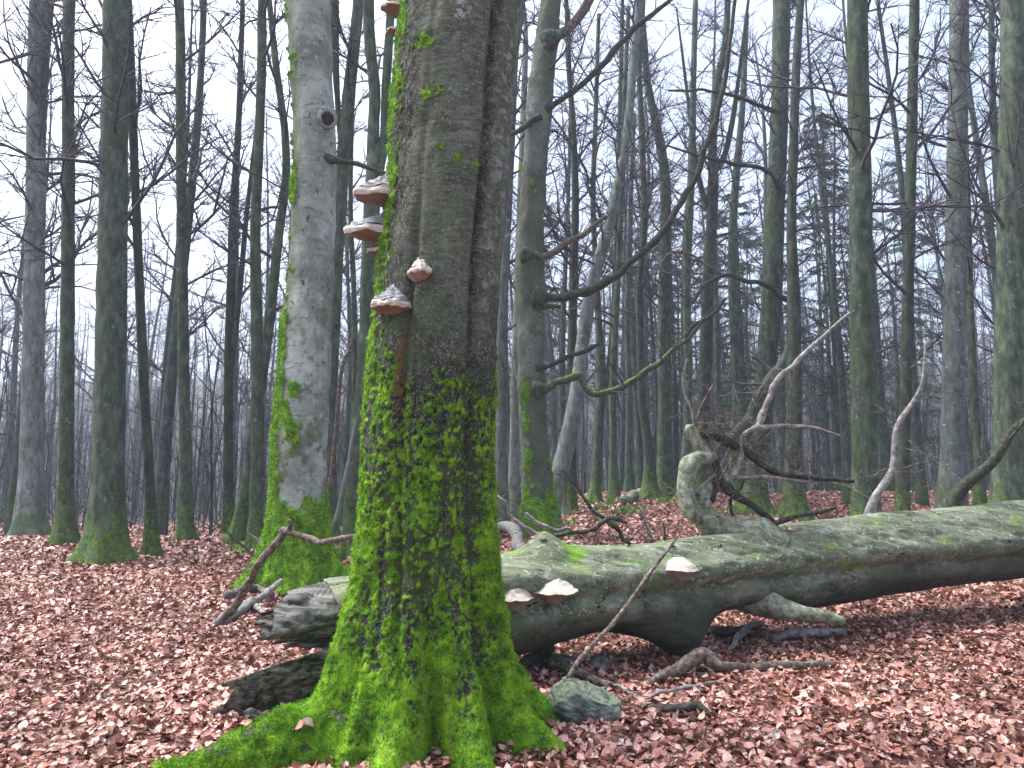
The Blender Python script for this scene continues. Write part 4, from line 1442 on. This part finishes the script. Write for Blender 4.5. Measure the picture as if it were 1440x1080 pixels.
# cracks along the grain
rl = rl - 0.014 * sstep(0.60, 0.66, fbm(Wl[..., 0] * 1.0, Wl[..., 1] * 12, Wl[..., 2] * 12, 85, 3))
Vl = S[:, None, :3] + Dl * rl[..., None]
belly_shade = sstep(80, 135, np.abs(AA) + 50 * (fbm(Wl[..., 0] * 2.5, Wl[..., 1] * 4, Wl[..., 2] * 4, 87, 3) - 0.5)) * 0.85  # painted shade mask: darkens the bark round the log's lower half
lm = np.clip(blob(797, 11, 20, 25) * 2.2, 0, 1) * sstep(.35, .5, fbm(Wl[..., 0] * 14, Wl[..., 1] * 14, Wl[..., 2] * 14, 88, 3)) + 0.5 * sstep(0.6, 0.7, fbm(Wl[..., 0] * 3, Wl[..., 1] * 6, Wl[..., 2] * 6, 89, 4)) * (upness > -0.2)
lo = np.array([S[:, 0].mean(), S[:, 1].mean(), 0])
log = empty("fallen_trunk", lo, "long fallen grey-green beech trunk lying behind the mossy tree", "log")
mb = MB()
lbody = link("trunk", mesh_np("trunk", (Vl - lo).reshape(-1, 3), gridq(nl, ns), None, M['log'] if 'log' in M else mat_log(), attrs=dict(belly_shade=belly_shade.ravel(), moss=np.clip(lm, 0, 1).ravel())), log)

# shattered hollow end: thick splintered shells


def shell(name, a0, a1, pxl, pxr, mat, seed, thick=0.07, jag=0.22, rs=1.0, droop=0.0, group=None):
    """part of the hollow bole between angles a0..a1 (0 up, 90 to the viewer), torn off at its left end"""
    na, nn = 46, 56
    A = np.radians(np.linspace(a0, a1, na))
    end = jag * (fbm(np.linspace(0, 9, na), 0 * A, 0 * A + seed, seed, 3) - 0.5) * 2
    P0 = np.interp([pxl, pxr], LP0, np.arange(len(LP0)))
    outer, inner = [], []
    for i in range(nn):
        f = i / (nn - 1)
        row_o, row_i = [], []
        for j in range(na):
            ff = f + (1 - f) * max(-.2, end[j])
            p, rad = loc_at(pxl + (pxr - pxl) * ff)
            d = np.array([0, -math.sin(A[j]), math.cos(A[j])])
            g = rad * rs
            row_o.append(np.append(p + np.array([0, 0, -droop * (1 - ff)]), 0)[:3] + d * g)
            row_i.append(p + np.array([0, 0, -droop * (1 - ff)]) + d * (g - thick * (0.35 + 0.65 * min(1, f * 4))))
        outer.append(row_o)
        inner.append(row_i)
    O, I = np.array(outer), np.array(inner)
    nz_ = lambda Q, s, a: (fbm(Q[..., 0] * 1.6, Q[..., 1] * 24, Q[..., 2] * 24, s, 4) - 0.5) * a
    O = O + (O - I) / thick * nz_(O, seed, .10)[..., None]
    I = I + (O - I) / thick * nz_(I, seed + 5, .06)[..., None]
    ring = np.concatenate([O, I[:, ::-1]], 1)
    V = ring.reshape(-1, 3)
    m = ring.shape[1]
    Q = [gridq(nn, m)]
    k = np.arange(na - 1)
    for r in (0, nn - 1):
        Q.append(np.stack([r * m + k, r * m + k + 1, r * m + m - 2 - k, r * m + m - 1 - k], -1))
    return V, np.concatenate(Q)


EXT = [(340, 942, 90, 5.22), (400, 924, 86, 5.38)] + LP
LP0 = [q[0] for q in EXT]
EXR = np.array([(*P(a, b, d), pxsize(r, d)) for (a, b, r, d) in EXT])


def loc_at(px):
    v = np.array([np.interp(px, LP0, EXR[:, c]) for c in range(4)])
    return v[:3], v[3]


V, Q = shell("s", -75, 62, 402, 500, 'greywood', 91, .09, .16)
link("splintered_shell", mesh_np("splintered_shell", V - lo, Q, None, M['greywood']), log)
V, Q = shell("s", 20, 58, 384, 470, 'darkwood', 95, .06, .3, .86)
link("inner_splinter", mesh_np("inner_splinter", V - lo, Q, None, M['darkwood']), log)
V, Q = shell("s", 84, 128, 356, 500, 'darkwood', 97, .10, .16, .98, .03)
link("rotten_slab", mesh_np("rotten_slab", V - lo, Q, None, M['darkwood']), log)
V, Q = shell("s", 110, 165, 366, 500, 'darkwood', 103, .08, .1, .84, .0)
link("rotten_slab", mesh_np("rotten_slab", V - lo, Q, None, M['darkwood']), log)
V, Q = shell("s", 150, 300, 425, 500, 'darkwood', 101, .08, .3, .97)
link("rear_shell", mesh_np("rear_shell", V - lo, Q, None, M['darkwood']), log)

for k, pts in enumerate([[(470, 880, 26, 5.30), (440, 890, 20, 5.25), (410, 897, 13, 5.2), (384, 905, 3, 5.18)], [(465, 868, 22, 5.32), (430, 872, 18, 5.27), (402, 884, 10, 5.22), (388, 889, 3, 5.2)],
                         [(470, 896, 20, 5.36), (440, 905, 15, 5.32), (415, 905, 9, 5.28), (400, 909, 3, 5.26)], [(440, 846, 24, 5.3), (412, 848, 22, 5.26), (398, 862, 14, 5.24), (392, 878, 5, 5.22)],
                         [(480, 930, 26, 5.5), (440, 945, 20, 5.42), (395, 955, 16, 5.3), (362, 962, 8, 5.22)], [(470, 960, 22, 5.36), (420, 975, 16, 5.28), (380, 985, 10, 5.2), (352, 992, 4, 5.15)]]):
    mb = MB()
    tube(mb, [(*P(a, b, d), pxsize(w, d) / 2) for (a, b, w, d) in pts], 40, 12, 1.1, 120 + k, 16)
    mb.build("splinter", M['greywood'] if k in (1, 3) else M['darkwood'], log, lo)

# limbs of the fallen trunk
LD = 7.05


def log_limb(name, pts, mat, d=LD, sides=12, bump=.3, seed=0, twig=None):
    mb = MB()
    rw = limb_px(pts, d)
    tube(mb, rw, len(rw) * 10, sides, bump, seed, 9)
    mb.build(name, M[mat], log, lo)
    if twig:
        S = spline(rw, 40)
        tw = Twigs(seed * 3 + 1)
        for i in range(4, 40, twig):
            dd = norm((tw.r.gauss(0, 1), tw.r.gauss(0, .6), tw.r.gauss(.2, .8)))
            tw.grow(tuple(S[i, :3]), tuple(dd), tw.r.uniform(.25, .9), .006, 1, (6,), 0.02, .22)
        link("twigs", tw.mesh("twigs", M['brownstick'], lo), log, kind="stuff")


log_limb("limb", [(1090, 775, 60), (1062, 752, 52), (1030, 744, 36), (1004, 740, 34), (987, 724, 31), (987, 704, 26), (993, 690, 20), (996, 680, 14)], 'curl', sides=22, bump=.34, seed=1)
log_limb("limb", [(990, 704, 17, .03), (998, 686, 14, .04), (1003, 668, 12, .05), (1004, 652, 11, .05)], 'limb', sides=14, bump=.5, seed=22)
log_limb("limb", [(1005, 640, 12, .03), (998, 643, 18), (983, 645, 23, -.03), (970, 655, 27, -.04), (965, 675, 25, -.05), (966, 700, 26, -.06), (973, 719, 24, -.08), (982, 732, 17, -.1)], 'curl', sides=22, bump=.34, seed=21)
log_limb("limb", [(998, 650, 18), (990, 635, 19), (979, 617, 18), (968, 601, 16)], 'curl', sides=14, bump=.3, seed=2)
log_limb("stub", [(978, 612, 10), (986, 603, 10), (990, 592, 9)], 'brownstick', seed=3, bump=.5)
log_limb("branch", [(976, 612, 13), (992, 610, 13), (1012, 616, 12), (1035, 626, 12), (1058, 641, 11), (1080, 657, 9), (1103, 666, 8), (1135, 670, 7), (1200, 676, 5)], 'limb', seed=4, bump=.5, twig=2)
log_limb("branch", [(1026, 682, 12), (1032, 664, 10), (1043, 640, 8), (1056, 618, 8), (1068, 592, 8), (1080, 562, 8), (1096, 532, 8), (1115, 510, 7), (1150, 480, 6), (1195, 440, 4)], 'paletwig', seed=5, bump=.4, twig=6)
log_limb("branch", [(1043, 640, 7), (1045, 620, 8), (1053, 607, 8), (1072, 601, 7), (1095, 598, 7), (1130, 601, 6), (1180, 612, 4)], 'paletwig', seed=6, bump=.4, twig=3)
log_limb("branch", [(1000, 648, 9), (1012, 668, 11), (1022, 686, 12), (1036, 698, 11), (1052, 705, 10), (1070, 720, 10), (1088, 738, 11), (1100, 752, 12)], 'limb', seed=7, bump=.5, twig=3)
log_limb("branch", [(1086, 745, 9), (1094, 733, 8), (1110, 727, 7), (1135, 724, 6), (1175, 715, 4)], 'limb', seed=8, bump=.4)
log_limb("branch", [(1030, 672, 5), (1052, 672, 6), (1080, 671, 6), (1110, 674, 5), (1150, 680, 4)], 'paletwig', seed=9, bump=.4, twig=3)
log_limb("branch", [(992, 680, 4), (1004, 668, 4), (1016, 650, 3.5), (1024, 632, 3), (1030, 622, 2)], 'paletwig', seed=10)
log_limb("branch", [(998, 742, 4), (996, 720, 4), (1008, 690, 4), (1012, 672, 3)], 'brownstick', seed=11, twig=8)
log_limb("branch", [(1038, 742, 5), (1030, 725, 5), (1028, 702, 4), (1040, 690, 3), (1046, 676, 3)], 'limb', seed=12)
log_limb("branch", [(985, 635, 5), (995, 650, 4), (1008, 630, 4), (1020, 615, 3)], 'brownstick', seed=13)
log_limb("branch", [(976, 600, 3), (972, 575, 3), (963, 555, 2.5), (960, 530, 2), (966, 505, 1.5)], 'paletwig', seed=14)
log_limb("branch", [(978, 598, 4), (985, 575, 3.5), (995, 555, 3), (1003, 540, 2)], 'brownstick', seed=15, twig=9)
log_limb("limb", [(1040, 826, 60, -.05), (1070, 842, 50, -.2), (1098, 856, 32, -.32), (1130, 863, 22, -.4), (1160, 867, 19, -.42), (1185, 874, 13, -.45)], 'curl', d=7.05, sides=14, bump=.3, seed=17)
log_limb("limb", [(1215, 760, 18), (1228, 705, 12), (1255, 660, 10), (1262, 600, 8), (1295, 545, 6), (1302, 480, 3)], 'paletwig', d=7.8, sides=12, bump=.3, seed=18, twig=4)
log_limb("limb", [(1330, 745, 26), (1350, 690, 18), (1395, 650, 14), (1430, 600, 10), (1480, 570, 6)], 'limb', d=8.3, sides=12, bump=.3, seed=19, twig=4)

# fungi on the log
LU = 720 + Vl[..., 0] / Vl[..., 1] * F
_k = (Vl[..., 2] - EYE) / Vl[..., 1]
LW = 540 - F * (_k * CP - SP) / (CP + _k * SP)
for (px, py, w, dp, lab, sd) in ((722, 842, .25, .15, "cream bracket fungus on the log, half hidden behind the mossy trunk", 21), (778, 832, .31, .17, "widest cream bracket fungus on the log, left of the leaning twig", 22),
                                 (952, 799, .265, .15, "cream bracket fungus on the log, right of the leaning twig", 23)):
    dist = np.hypot(LU - px, LW - py) + 40 * (Vl[..., 1] - Vl[..., 1].min(1)[:, None])
    b = Vl.reshape(-1, 3)[np.argmin(dist)]
    conk(b, np.array([.05, -1, 0]), w * 1.15, dp, .08, .115, lab, caps='cream', pores='porepale', seed=sd, rim=.12, peak=.55, tilt=-.05, rg_=.25, dome=True)

# ------------------------------------------------------------------ stones and sticks


def stick(name, label, rows, mat, sides=9, bump=.4, seed=0, cat="stick", group=None, side_shoots=(), freq=9):
    """rows x, y, z, r in the world"""
    rows = [tuple(r) for r in rows]
    x0, y0, z0 = rows[0][:3]
    if side_shoots:
        o = empty(name, (x0, y0, z0), label, cat, group)
        mb = MB()
        tube(mb, rows, len(rows) * 10, sides, bump, seed, freq)
        mb.build("stem", M[mat], o, (x0, y0, z0))
        for k, sh in enumerate(side_shoots):
            mb = MB()
            tube(mb, sh, len(sh) * 8, 7, bump, seed + k + 1, freq)
            mb.build("side_shoot", M[mat], o, (x0, y0, z0))
    else:
        mb = MB()
        tube(mb, rows, len(rows) * 10, sides, bump, seed, freq)
        o = mb.build(name, M[mat], None, (x0, y0, z0), loc=(x0, y0, z0))
        tag(o, label, cat, group)
    return o


def on_ground(px, py, r=0.0, lift=0.0):
    """where the sight line through a pixel meets the floor"""
    lo_, hi_ = 2.5, 40.0
    for _ in range(40):
        m = (lo_ + hi_) / 2
        p = P(px, py, m)
        if p[2] > gz(p[0], p[1]):
            lo_ = m
        else:
            hi_ = m
    p = P(px, py, lo_)
    return np.array([p[0], p[1], gz(p[0], p[1]) + r * 0.6 + lift])


def gstick(name, label, pts, mat, **k):
    rows = []
    for q in pts:
        g = on_ground(q[0], q[1])
        r = pxsize(q[2], g[1]) / 2
        rows.append((g[0], g[1], g[2] + .022 + r * 0.6 + (q[3] if len(q) > 3 else 0), r))
    return stick(name, label, rows, mat, **k)


# the rock
rk = on_ground(822, 1016)
rng = np.random.default_rng(3)
nu, nv = 150, 90
U, Vv = np.meshgrid(np.linspace(0, 2 * math.pi, nu, endpoint=False), np.linspace(-math.pi / 2, math.pi / 2, nv))
dx, dy, dz = np.cos(Vv) * np.cos(U), np.cos(Vv) * np.sin(U), np.sin(Vv)
planes = [((0.25, -.12, 1), .102), ((-1, -.15, .25), .19), ((1, -.3, .1), .205), ((.1, -1, .12), .125), ((-.35, -1, -.3), .15), ((.5, -1, .05), .155), ((0, 1, .2), .13), ((0, 0, -1), .10), ((-.75, -.2, 1), .155), ((.75, -.6, 1), .15), ((.7, .7, .3), .19), ((-.6, .7, .4), .18)]
rr = np.full(dx.shape, 9.0)
for (n_, dd) in planes:
    n_ = norm(n_)
    c = dx * n_[0] + dy * n_[1] + dz * n_[2]
    rr = np.where(c > 0.05, np.minimum(rr, dd / np.maximum(c, .05)), rr)
rr = np.minimum(rr, .30)
strata = fbm(dx * 2 + 5, dy * 2, (dz + .35 * dx) * 7, 111, 4)
rr = rr * (1 + 0.26 * (strata - .5)) - .012 * sstep(.56, .6, strata) + .014 * (fbm(dx * 9, dy * 9, dz * 16, 113, 4) - .5)
rr = rr * 1.12
RV = np.stack([dx * rr, dy * rr, dz * rr], -1).reshape(-1, 3)
rock = link("rock", mesh_np("rock", RV, gridq(nv, nu), None, M['rock']), None, (rk[0] + .0, rk[1] + .06, rk[2] + .07))
rock.rotation_euler = (0.06, 0.16, 0.05)
tag(rock, "grey-green angular stone with mossy top lying among the leaves", "rock")

# leaning twig before the log
tp = [(799, 954, 4.95, 7), (814, 929, 5.1, 7), (838, 902, 5.3, 6.5), (860, 879, 5.5, 6.5), (884, 848, 5.65, 6), (905, 818, 5.8, 5.5), (925, 791, 5.95, 5), (943, 768, 6.05, 4), (952, 755, 6.1, 3)]
stick("leaning_twig", "long thin brown twig leaning against the fallen log from beside the stone", [(*P(a, b, d), pxsize(w, d) / 2) for (a, b, d, w) in tp], 'brownstick', seed=31, bump=.3, cat="twig")
# angular dead branch in front of the pale beech
dp = [(312, 878, 7.3, 11), (330, 856, 7.3, 11), (345, 826, 7.25, 10.5), (362, 800, 7.2, 10.5), (380, 775, 7.15, 11), (394, 760, 7.1, 9), (400, 750, 7.1, 10), (415, 751, 7.05, 8), (432, 759, 7.0, 8), (455, 762, 6.9, 8), (478, 757, 6.8, 7), (505, 753, 6.7, 6)]
W = [(*P(a, b, d), pxsize(w, d) / 2) for (a, b, d, w) in dp]
stick("dead_branch", "angular grey-brown dead branch propped up before the pale beech", W, 'brownstick', seed=32, bump=.45, cat="branch",
      side_shoots=[[(*P(402, 752, 7.1), .035), (*P(409, 742, 7.08), .026), (*P(408, 731, 7.06), .016)], [(*P(402, 751, 7.1), .04), (*P(396, 750, 7.1), .035), (*P(392, 752, 7.1), .026)]])
gstick("ground_branch", "pale grey branch on the leaves, crossing under the angular dead branch", [(310, 884, 13), (335, 872, 12, .03), (358, 862, 10, .08), (378, 850, 9, .12), (394, 840, 6, .16)], 'paletwig', seed=33, cat="branch")
gstick("ground_branch", "dark branch lying left of the pale beech's foot", [(312, 850, 12), (338, 845, 12, .03), (362, 838, 11, .05), (380, 846, 8, .04)], 'brownstick', seed=34, cat="branch")
gstick("ground_branch", "curved pale branch on the leaves at the left, nearest the broken log", [(312, 880, 15), (336, 866, 12, .04), (356, 862, 10, .06), (368, 870, 7, .03), (384, 880, 5)], 'paletwig', seed=35, cat="branch")
stick("forked_twig", "small forked whitish twig standing at the left crest", [(*P(374, 778, 11.5), .022), (*P(366, 765, 11.5), .022), (*P(356, 755, 11.5), .016), (*P(350, 751, 11.5), .01)], 'paletwig', seed=36, cat="twig",
      side_shoots=[[(*P(361, 760, 11.5), .016), (*P(368, 753, 11.5), .012), (*P(373, 748, 11.5), .008)]])
stick("leaning_twig", "thin dark twig slanting across the left crest", [(*P(357, 781, 12), .02), (*P(340, 766, 12), .02), (*P(325, 752, 12), .018), (*P(300, 732, 12), .012)], 'limb', seed=37, cat="twig")
gstick("ground_stick", "half-buried smooth brown log arching out of the leaves at the right", [(905, 970, 9, -.02), (945, 957, 14), (975, 948, 20, .01), (995, 945, 22, .02), (1020, 949, 15), (1050, 946, 10), (1085, 942, 12), (1125, 943, 11), (1170, 940, 8)], 'brownstick', seed=38, cat="branch", bump=.35)
gstick("ground_stick", "thin pale stick with a bend, right of the stone", [(845, 975, 4), (868, 972, 4, .01), (890, 983, 4), (905, 990, 5), (935, 981, 5, .01), (965, 975, 5, .01), (1005, 967, 6)], 'paletwig', seed=39, cat="stick")
gstick("ground_stick", "short pale stick with a hooked tip below the log", [(1026, 918, 6), (1040, 906, 8, .02), (1058, 893, 8, .05), (1070, 889, 5, .04), (1080, 886, 4)], 'paletwig', seed=40, cat="stick")
gstick("ground_stick", "dark blackish root-like stick in the leaves, lower right", [(898, 998, 5, -.01), (925, 1004, 8), (955, 1009, 13), (980, 1006, 11, .01), (1004, 1012, 5, -.01)], 'limb', seed=41, cat="stick")
gstick("ground_stick", "brown weathered stick piece behind the stone", [(772, 945, 13, .02), (800, 953, 14, .01), (830, 962, 12), (858, 972, 8)], 'brownstick', seed=42, cat="stick")
gstick("ground_stick", "short dark cut stick pointing at the mossy trunk", [(728, 955, 14, .03), (748, 942, 13, .05), (776, 932, 13, .07)], 'limb', seed=43, cat="stick", bump=.3)
gstick("ground_stick", "thin whitish twig sticking up by the log's foot", [(996, 938, 4), (985, 922, 5, .02), (968, 905, 5, .04), (956, 895, 4, .06)], 'paletwig', seed=44, cat="stick")
gstick("ground_stick", "thin grey twig crossing the whitish one by the log's foot", [(972, 934, 4), (965, 915, 4, .03), (957, 897, 4, .08)], 'paletwig', seed=45, cat="stick")
gstick("ground_stick", "flat grey stick reaching in at the right below the log's limb", [(1090, 906, 8), (1110, 900, 11, .01), (1140, 897, 12, .01), (1190, 892, 8)], 'paletwig', seed=46, cat="stick")
gstick("ground_stick", "dark rotten branch in the shade under the log", [(990, 892, 12), (1015, 898, 14, .01), (1045, 893, 12), (1070, 884, 9)], 'limb', seed=47, cat="branch")
gstick("ground_stick", "dark slender branch lying below the rotten slab at the left", [(300, 1012, 12), (330, 1006, 11, .01), (365, 998, 12, .02), (405, 985, 14, .02), (445, 972, 12)], 'limb', seed=48, cat="branch", bump=.3)
gstick("ground_stick", "pale stub of a branch at the leaf edge lower right", [(1094, 1034, 5), (1091, 1043, 6, .01), (1093, 1056, 4)], 'paletwig', seed=49, cat="stick")
gstick("small_log", "small mossy pale log lying far behind the fallen trunk", [(868, 711, 12), (882, 706, 12), (895, 702, 12), (908, 697, 12)], 'curl', seed=50, cat="log", sides=12)
gstick("bent_log", "bent peeling pale log right behind the fallen trunk", [(698, 757, 14, .1), (712, 756, 16, .12), (722, 762, 17, .08), (731, 775, 16), (738, 788, 14)], 'paletwig', seed=51, cat="log", sides=12)

# bark slabs
for (px, py, w, h, rz, lab, sd) in ((775, 930, .36, .13, .1, "long curved grey bark slab under the log", 1), (843, 934, .17, .16, -.5, "small upturned grey bark flake beside the long slab", 2), (360, 1010, .14, .06, .4, "flat grey wood chip left of the mossy root", 3)):
    g = on_ground(px, py + 8)
    na, nb = 16, 9
    u, v = np.meshgrid(np.linspace(-1, 1, na), np.linspace(-1, 1, nb))
    e = 1 + .25 * (fbm(u * 2.2 + sd * 9, v * 2, 0 * u, sd, 3) - .5)
    x, y = u * w / 2 * e, v * h / 2 * e
    z = .035 * (1 - v * v) + .02 * np.sin(u * 3 + sd) + .012 * fbm(u * 5, v * 5, 0 * u + sd, 9, 2)
    top = np.stack([x, y, z + .012], -1).reshape(-1, 3)
    bot = np.stack([x, y, z - .004], -1).reshape(-1, 3)
    n_ = na * nb
    Q = gridq(nb, na, False)
    per = list(range(na)) + [r * na + na - 1 for r in range(1, nb)] + [(nb - 1) * na + c for c in range(na - 2, -1, -1)] + [r * na for r in range(nb - 2, 0, -1)]
    side = [(per[i], per[(i + 1) % len(per)], per[(i + 1) % len(per)] + n_, per[i] + n_) for i in range(len(per))]
    o = link("bark_slab", mesh_np("bark_slab", np.vstack([top, bot]), np.concatenate([Q, Q[:, ::-1] + n_, np.array(side)]), None, M['greywood'], smooth=False), None, g + np.array([0, 0, .03]))
    o.rotation_euler = (.35 if sd == 2 else .15, -.05, rz)
    tag(o, lab, "bark")

# fallen brushwood behind the log
for (lab, pts, d, sd) in (("thin dark brushwood branch arching before the branchy beech's foot", [(790, 660, 3), (812, 685, 4), (830, 712, 5), (850, 730, 6), (870, 748, 6), (885, 765, 5)], 9.2, 61),
                          ("white-lit forked brushwood twig by the mossy beech's right edge", [(697, 699, 5), (713, 708, 5), (714, 722, 4), (728, 735, 6), (745, 745, 6), (762, 752, 6)], 7.6, 62),
                          ("pale curved brushwood twig on top of the log's limb stump", [(741, 721, 4), (752, 733, 5), (768, 741, 5), (784, 745, 5), (800, 742, 4)], 7.4, 63),
                          ("tangled dark brushwood branch lying toward the open leaves", [(780, 752, 7), (805, 750, 6), (835, 745, 6), (846, 735, 6), (862, 728, 6), (880, 735, 5)], 8.2, 64),
                          ("thin grey brushwood twig rising out of the leaf slope", [(936, 785, 4), (922, 765, 4), (908, 742, 5), (902, 722, 5), (898, 712, 4)], 9.5, 65),
                          ("short thin twig at the middle of the leaf slope", [(938, 770, 3), (934, 752, 3), (933, 735, 3)], 9.2, 66)):
    rows = [(*P(a, b, d), pxsize(w, d) / 2) for (a, b, w) in pts]
    o = empty("brushwood", rows[0][:3], lab, "branch", "brushwood behind the fallen trunk")
    mb = MB()
    tube(mb, rows, len(rows) * 9, 7, .4, sd, 9)
    mb.build("stem", M['paletwig'] if sd in (62, 63, 65) else M['limb'], o, rows[0][:3])
    S = spline(rows, 24)
    tw = Twigs(sd)
    for i in range(2, 24, 2 if sd in (61, 64) else 4):
        dd = norm((tw.r.gauss(0, 1), tw.r.gauss(0, .5), tw.r.gauss(.35, .7)))
        tw.grow(tuple(S[i, :3]), tuple(dd), tw.r.uniform(.2, .65), .0055, 1, (4,), .01, .2)
    link("twigs", tw.mesh("twigs", M['limb'] if sd in (61, 64) else M['brownstick'], rows[0][:3]), o, kind="stuff")

# small green plants on the slope
for i, (px, py, n_) in enumerate([(893, 716, 60), (880, 722, 26), (845, 716, 26), (850, 735, 20), (1010, 722, 34), (790, 738, 30), (1085, 722, 40), (1120, 726, 40), (345, 776, 40), (940, 705, 40)]):
    g = on_ground(px, py)
    rg = np.random.default_rng(200 + i)
    Pt = g + np.stack([rg.normal(0, .14, n_), rg.normal(0, .14, n_), np.zeros(n_)], -1)
    fv, ft = fuzz(Pt - g, np.tile([0, 0, 1.0], (n_, 1)), .16, .03, 3, 300 + i, .9)
    o = link("herb_tuft", mesh_np("herb_tuft", fv, None, ft, M['herb'], smooth=False), None, g)
    tag(o, "small green plant tuft " + ["on the open leaf slope beside the grey brushwood twig", "left of the largest tuft on the leaf slope", "before the V-shaped beech", "on the slope amid the dark brushwood", "behind the contorted pale limb", "at the branchy beech's foot", "at the thick mossy beech's foot", "by the dark mossy trunk at the right", "at the foot of the straight slim beech, left crest", "at the stout swaying beech's foot"][i], "plant", "green tufts on the leaf slope")

# ------------------------------------------------------------------ beech leaves on the floor


def leaf_template(rg, nu=5):
    """an oval pointed leaf, folded along the rib and curled"""
    if nu == 2:
        f, c = rg.uniform(-.1, .3), rg.uniform(-.2, .3)
        return np.array([(-.5, 0, c), (.05, -.32, f), (.5, 0, c), (.0, .32, f + rg.normal(0, .1))]), np.array([(0, 1, 2, 3)])
    us = np.linspace(0, 1, nu)
    wd = np.array([0.02, .27, .33, .22, .0])[:nu] if nu == 5 else np.array([0.03, .36, .0])
    fold = rg.uniform(-.25, .55)
    curl = rg.uniform(-1.2, 1.4)
    tw_ = rg.uniform(-.5, .5)
    V = []
    for u, w in zip(us, wd):
        x = u - .5
        z = curl * (x * x - .08) * .8
        for s in (-1, 0, 1):
            yy = s * w
            V.append((x, yy * (1 - .25 * abs(fold)), z + abs(s) * w * fold + s * w * tw_ * x * 2 + rg.normal(0, .02)))
    Q = []
    for i in range(nu - 1):
        for j in (0, 1):
            Q.append((i * 3 + j, i * 3 + j + 1, i * 3 + j + 4, i * 3 + j + 3))
    return np.array(V), np.array(Q)


rgl = np.random.default_rng(21)


def inside_things(x, y):
    """true where trunk or rock stand"""
    dx, dy = x - MC[0], y - MC[1]
    th = np.degrees(np.arctan2(dy, dx))
    m = np.hypot(dx, dy) < main_R(th, np.full_like(x, .07)) * 0.99
    m |= np.hypot((x - rk[0]) / .23, (y - rk[1] - .06) / .12) < 1
    return m


mb = MB()
bands = [(2.6, 5.0, 1000, 5), (5.0, 8.2, 640, 3), (8.2, 13, 380, 2), (13, 19, 200, 2), (19, 28, 85, 2)]
for (y0, y1, dens, nu) in bands:
    half = 0.78
    n = int(dens * half * (y1 ** 2 - y0 ** 2))
    y = np.sqrt(rgl.uniform(y0 ** 2, y1 ** 2, n))
    x = rgl.uniform(-half, half, n) * y
    keep = ~inside_things(x, y)
    x, y = x[keep], y[keep]
    n = len(x)
    z = ground_z(x, y) + rgl.uniform(0.003, .04, n)
    which = rgl.integers(0, 14, n)
    big = 1.0 if y0 < 8 else (1.25 if y0 < 13 else 1.7)
    for k in range(14):
        i = np.where(which == k)[0]
        if not len(i):
            continue
        T, Q = leaf_template(rgl, nu)
        Vp = rot_place(T, np.stack([x[i], y[i], z[i]], -1), rgl.uniform(0, 6.28, len(i)), rgl.normal(0, .46, len(i)), rgl.normal(0, .46, len(i)), (.034 + .055 * rgl.random(len(i)) ** 1.5) * big)
        m = len(T)
        QQ = (Q[None] + (np.arange(len(i)) * m)[:, None, None]).reshape(-1, 4)
        mb.add(Vp.reshape(-1, 3), QQ)
litter = mb.build("leaf_litter", M['leaf'], ground, kind="stuff")

# fallen twig bits in the litter
tw = Twigs(808)
for i in range(420):
    y = math.sqrt(tw.r.uniform(2.8 ** 2, 12 ** 2))
    x = tw.r.uniform(-.74, .74) * y
    az = tw.r.uniform(0, 6.28)
    tw.stem((x, y, gz(x, y) + .03), (math.cos(az), math.sin(az), tw.r.uniform(-.03, .12)), tw.r.uniform(.08, .4), tw.r.uniform(.0025, .006), .0015, 4, .12, -.01)
link("twig_litter", tw.mesh("twig_litter", M['brownstick']), ground, kind="stuff")

# the nearest leaves, one by one
tm = []
for k in range(12):
    T, Q = leaf_template(rgl, 5)
    tm.append(mesh_np("leaf", T, Q, None, M['leaf']))
n = 0
while n < 275:
    yy = rgl.uniform(3.55, 4.9)
    px = rgl.uniform(330, 1440)
    xx = (px - 720) / F * yy
    if inside_things(np.array([xx]), np.array([yy]))[0]:
        continue
    o = link("leaf", tm[n % 12], ground, (xx, yy, gz(xx, yy) + rgl.uniform(.035, .055)))
    o.rotation_euler = (rgl.normal(0, .4), rgl.normal(0, .4), rgl.uniform(0, 6.28))
    s = rgl.uniform(.055, .09)
    o.scale = (s, s, s)
    n += 1
# single leaves caught on wood and moss
for (px, py, d) in ((421, 1021, 4.1), (433, 1016, 4.12)):
    p = P(px, py, d)
    o = link("leaf", tm[n % 12], ground, p)
    o.rotation_euler = (.5, .3, n)
    o.scale = (.085,) * 3
    n += 1

top_i = np.argmax(Vl[..., 2], 1)
for k in range(16):
    i = int(rgl.integers(40, nl - 60))
    p = Vl[i, (top_i[i] + int(rgl.integers(-9, 9))) % ns] + np.array([0, 0, .012])
    o = link("leaf", tm[n % 12], ground, p)
    o.rotation_euler = (rgl.normal(0, .3), rgl.normal(0, .3), n)
    o.scale = (rgl.uniform(.05, .075),) * 3
    n += 1

# ------------------------------------------------------------------ damp air
HAZE = 0.0022
if HAZE:
    bx = np.array([(x, y, z) for x in (-430, 430) for y in (-65, 530) for z in (-9.5, 75)], float)
    q = [(0, 1, 3, 2), (4, 6, 7, 5), (0, 4, 5, 1), (2, 3, 7, 6), (0, 2, 6, 4), (1, 5, 7, 3)]
    hm = bpy.data.materials.new("damp_air")
    hm.use_nodes = True
    nt = hm.node_tree
    nt.nodes.clear()
    vo = nt.nodes.new("ShaderNodeVolumePrincipled")
    vo.inputs['Color'].default_value = (0.70, 0.80, 1.0, 1)
    vo.inputs['Density'].default_value = HAZE
    vo.inputs['Anisotropy'].default_value = 0.2
    ou = nt.nodes.new("ShaderNodeOutputMaterial")
    nt.links.new(vo.outputs[0], ou.inputs['Volume'])
    link("haze", mesh_np("haze", bx, np.array(q), None, hm, smooth=False), kind="stuff")
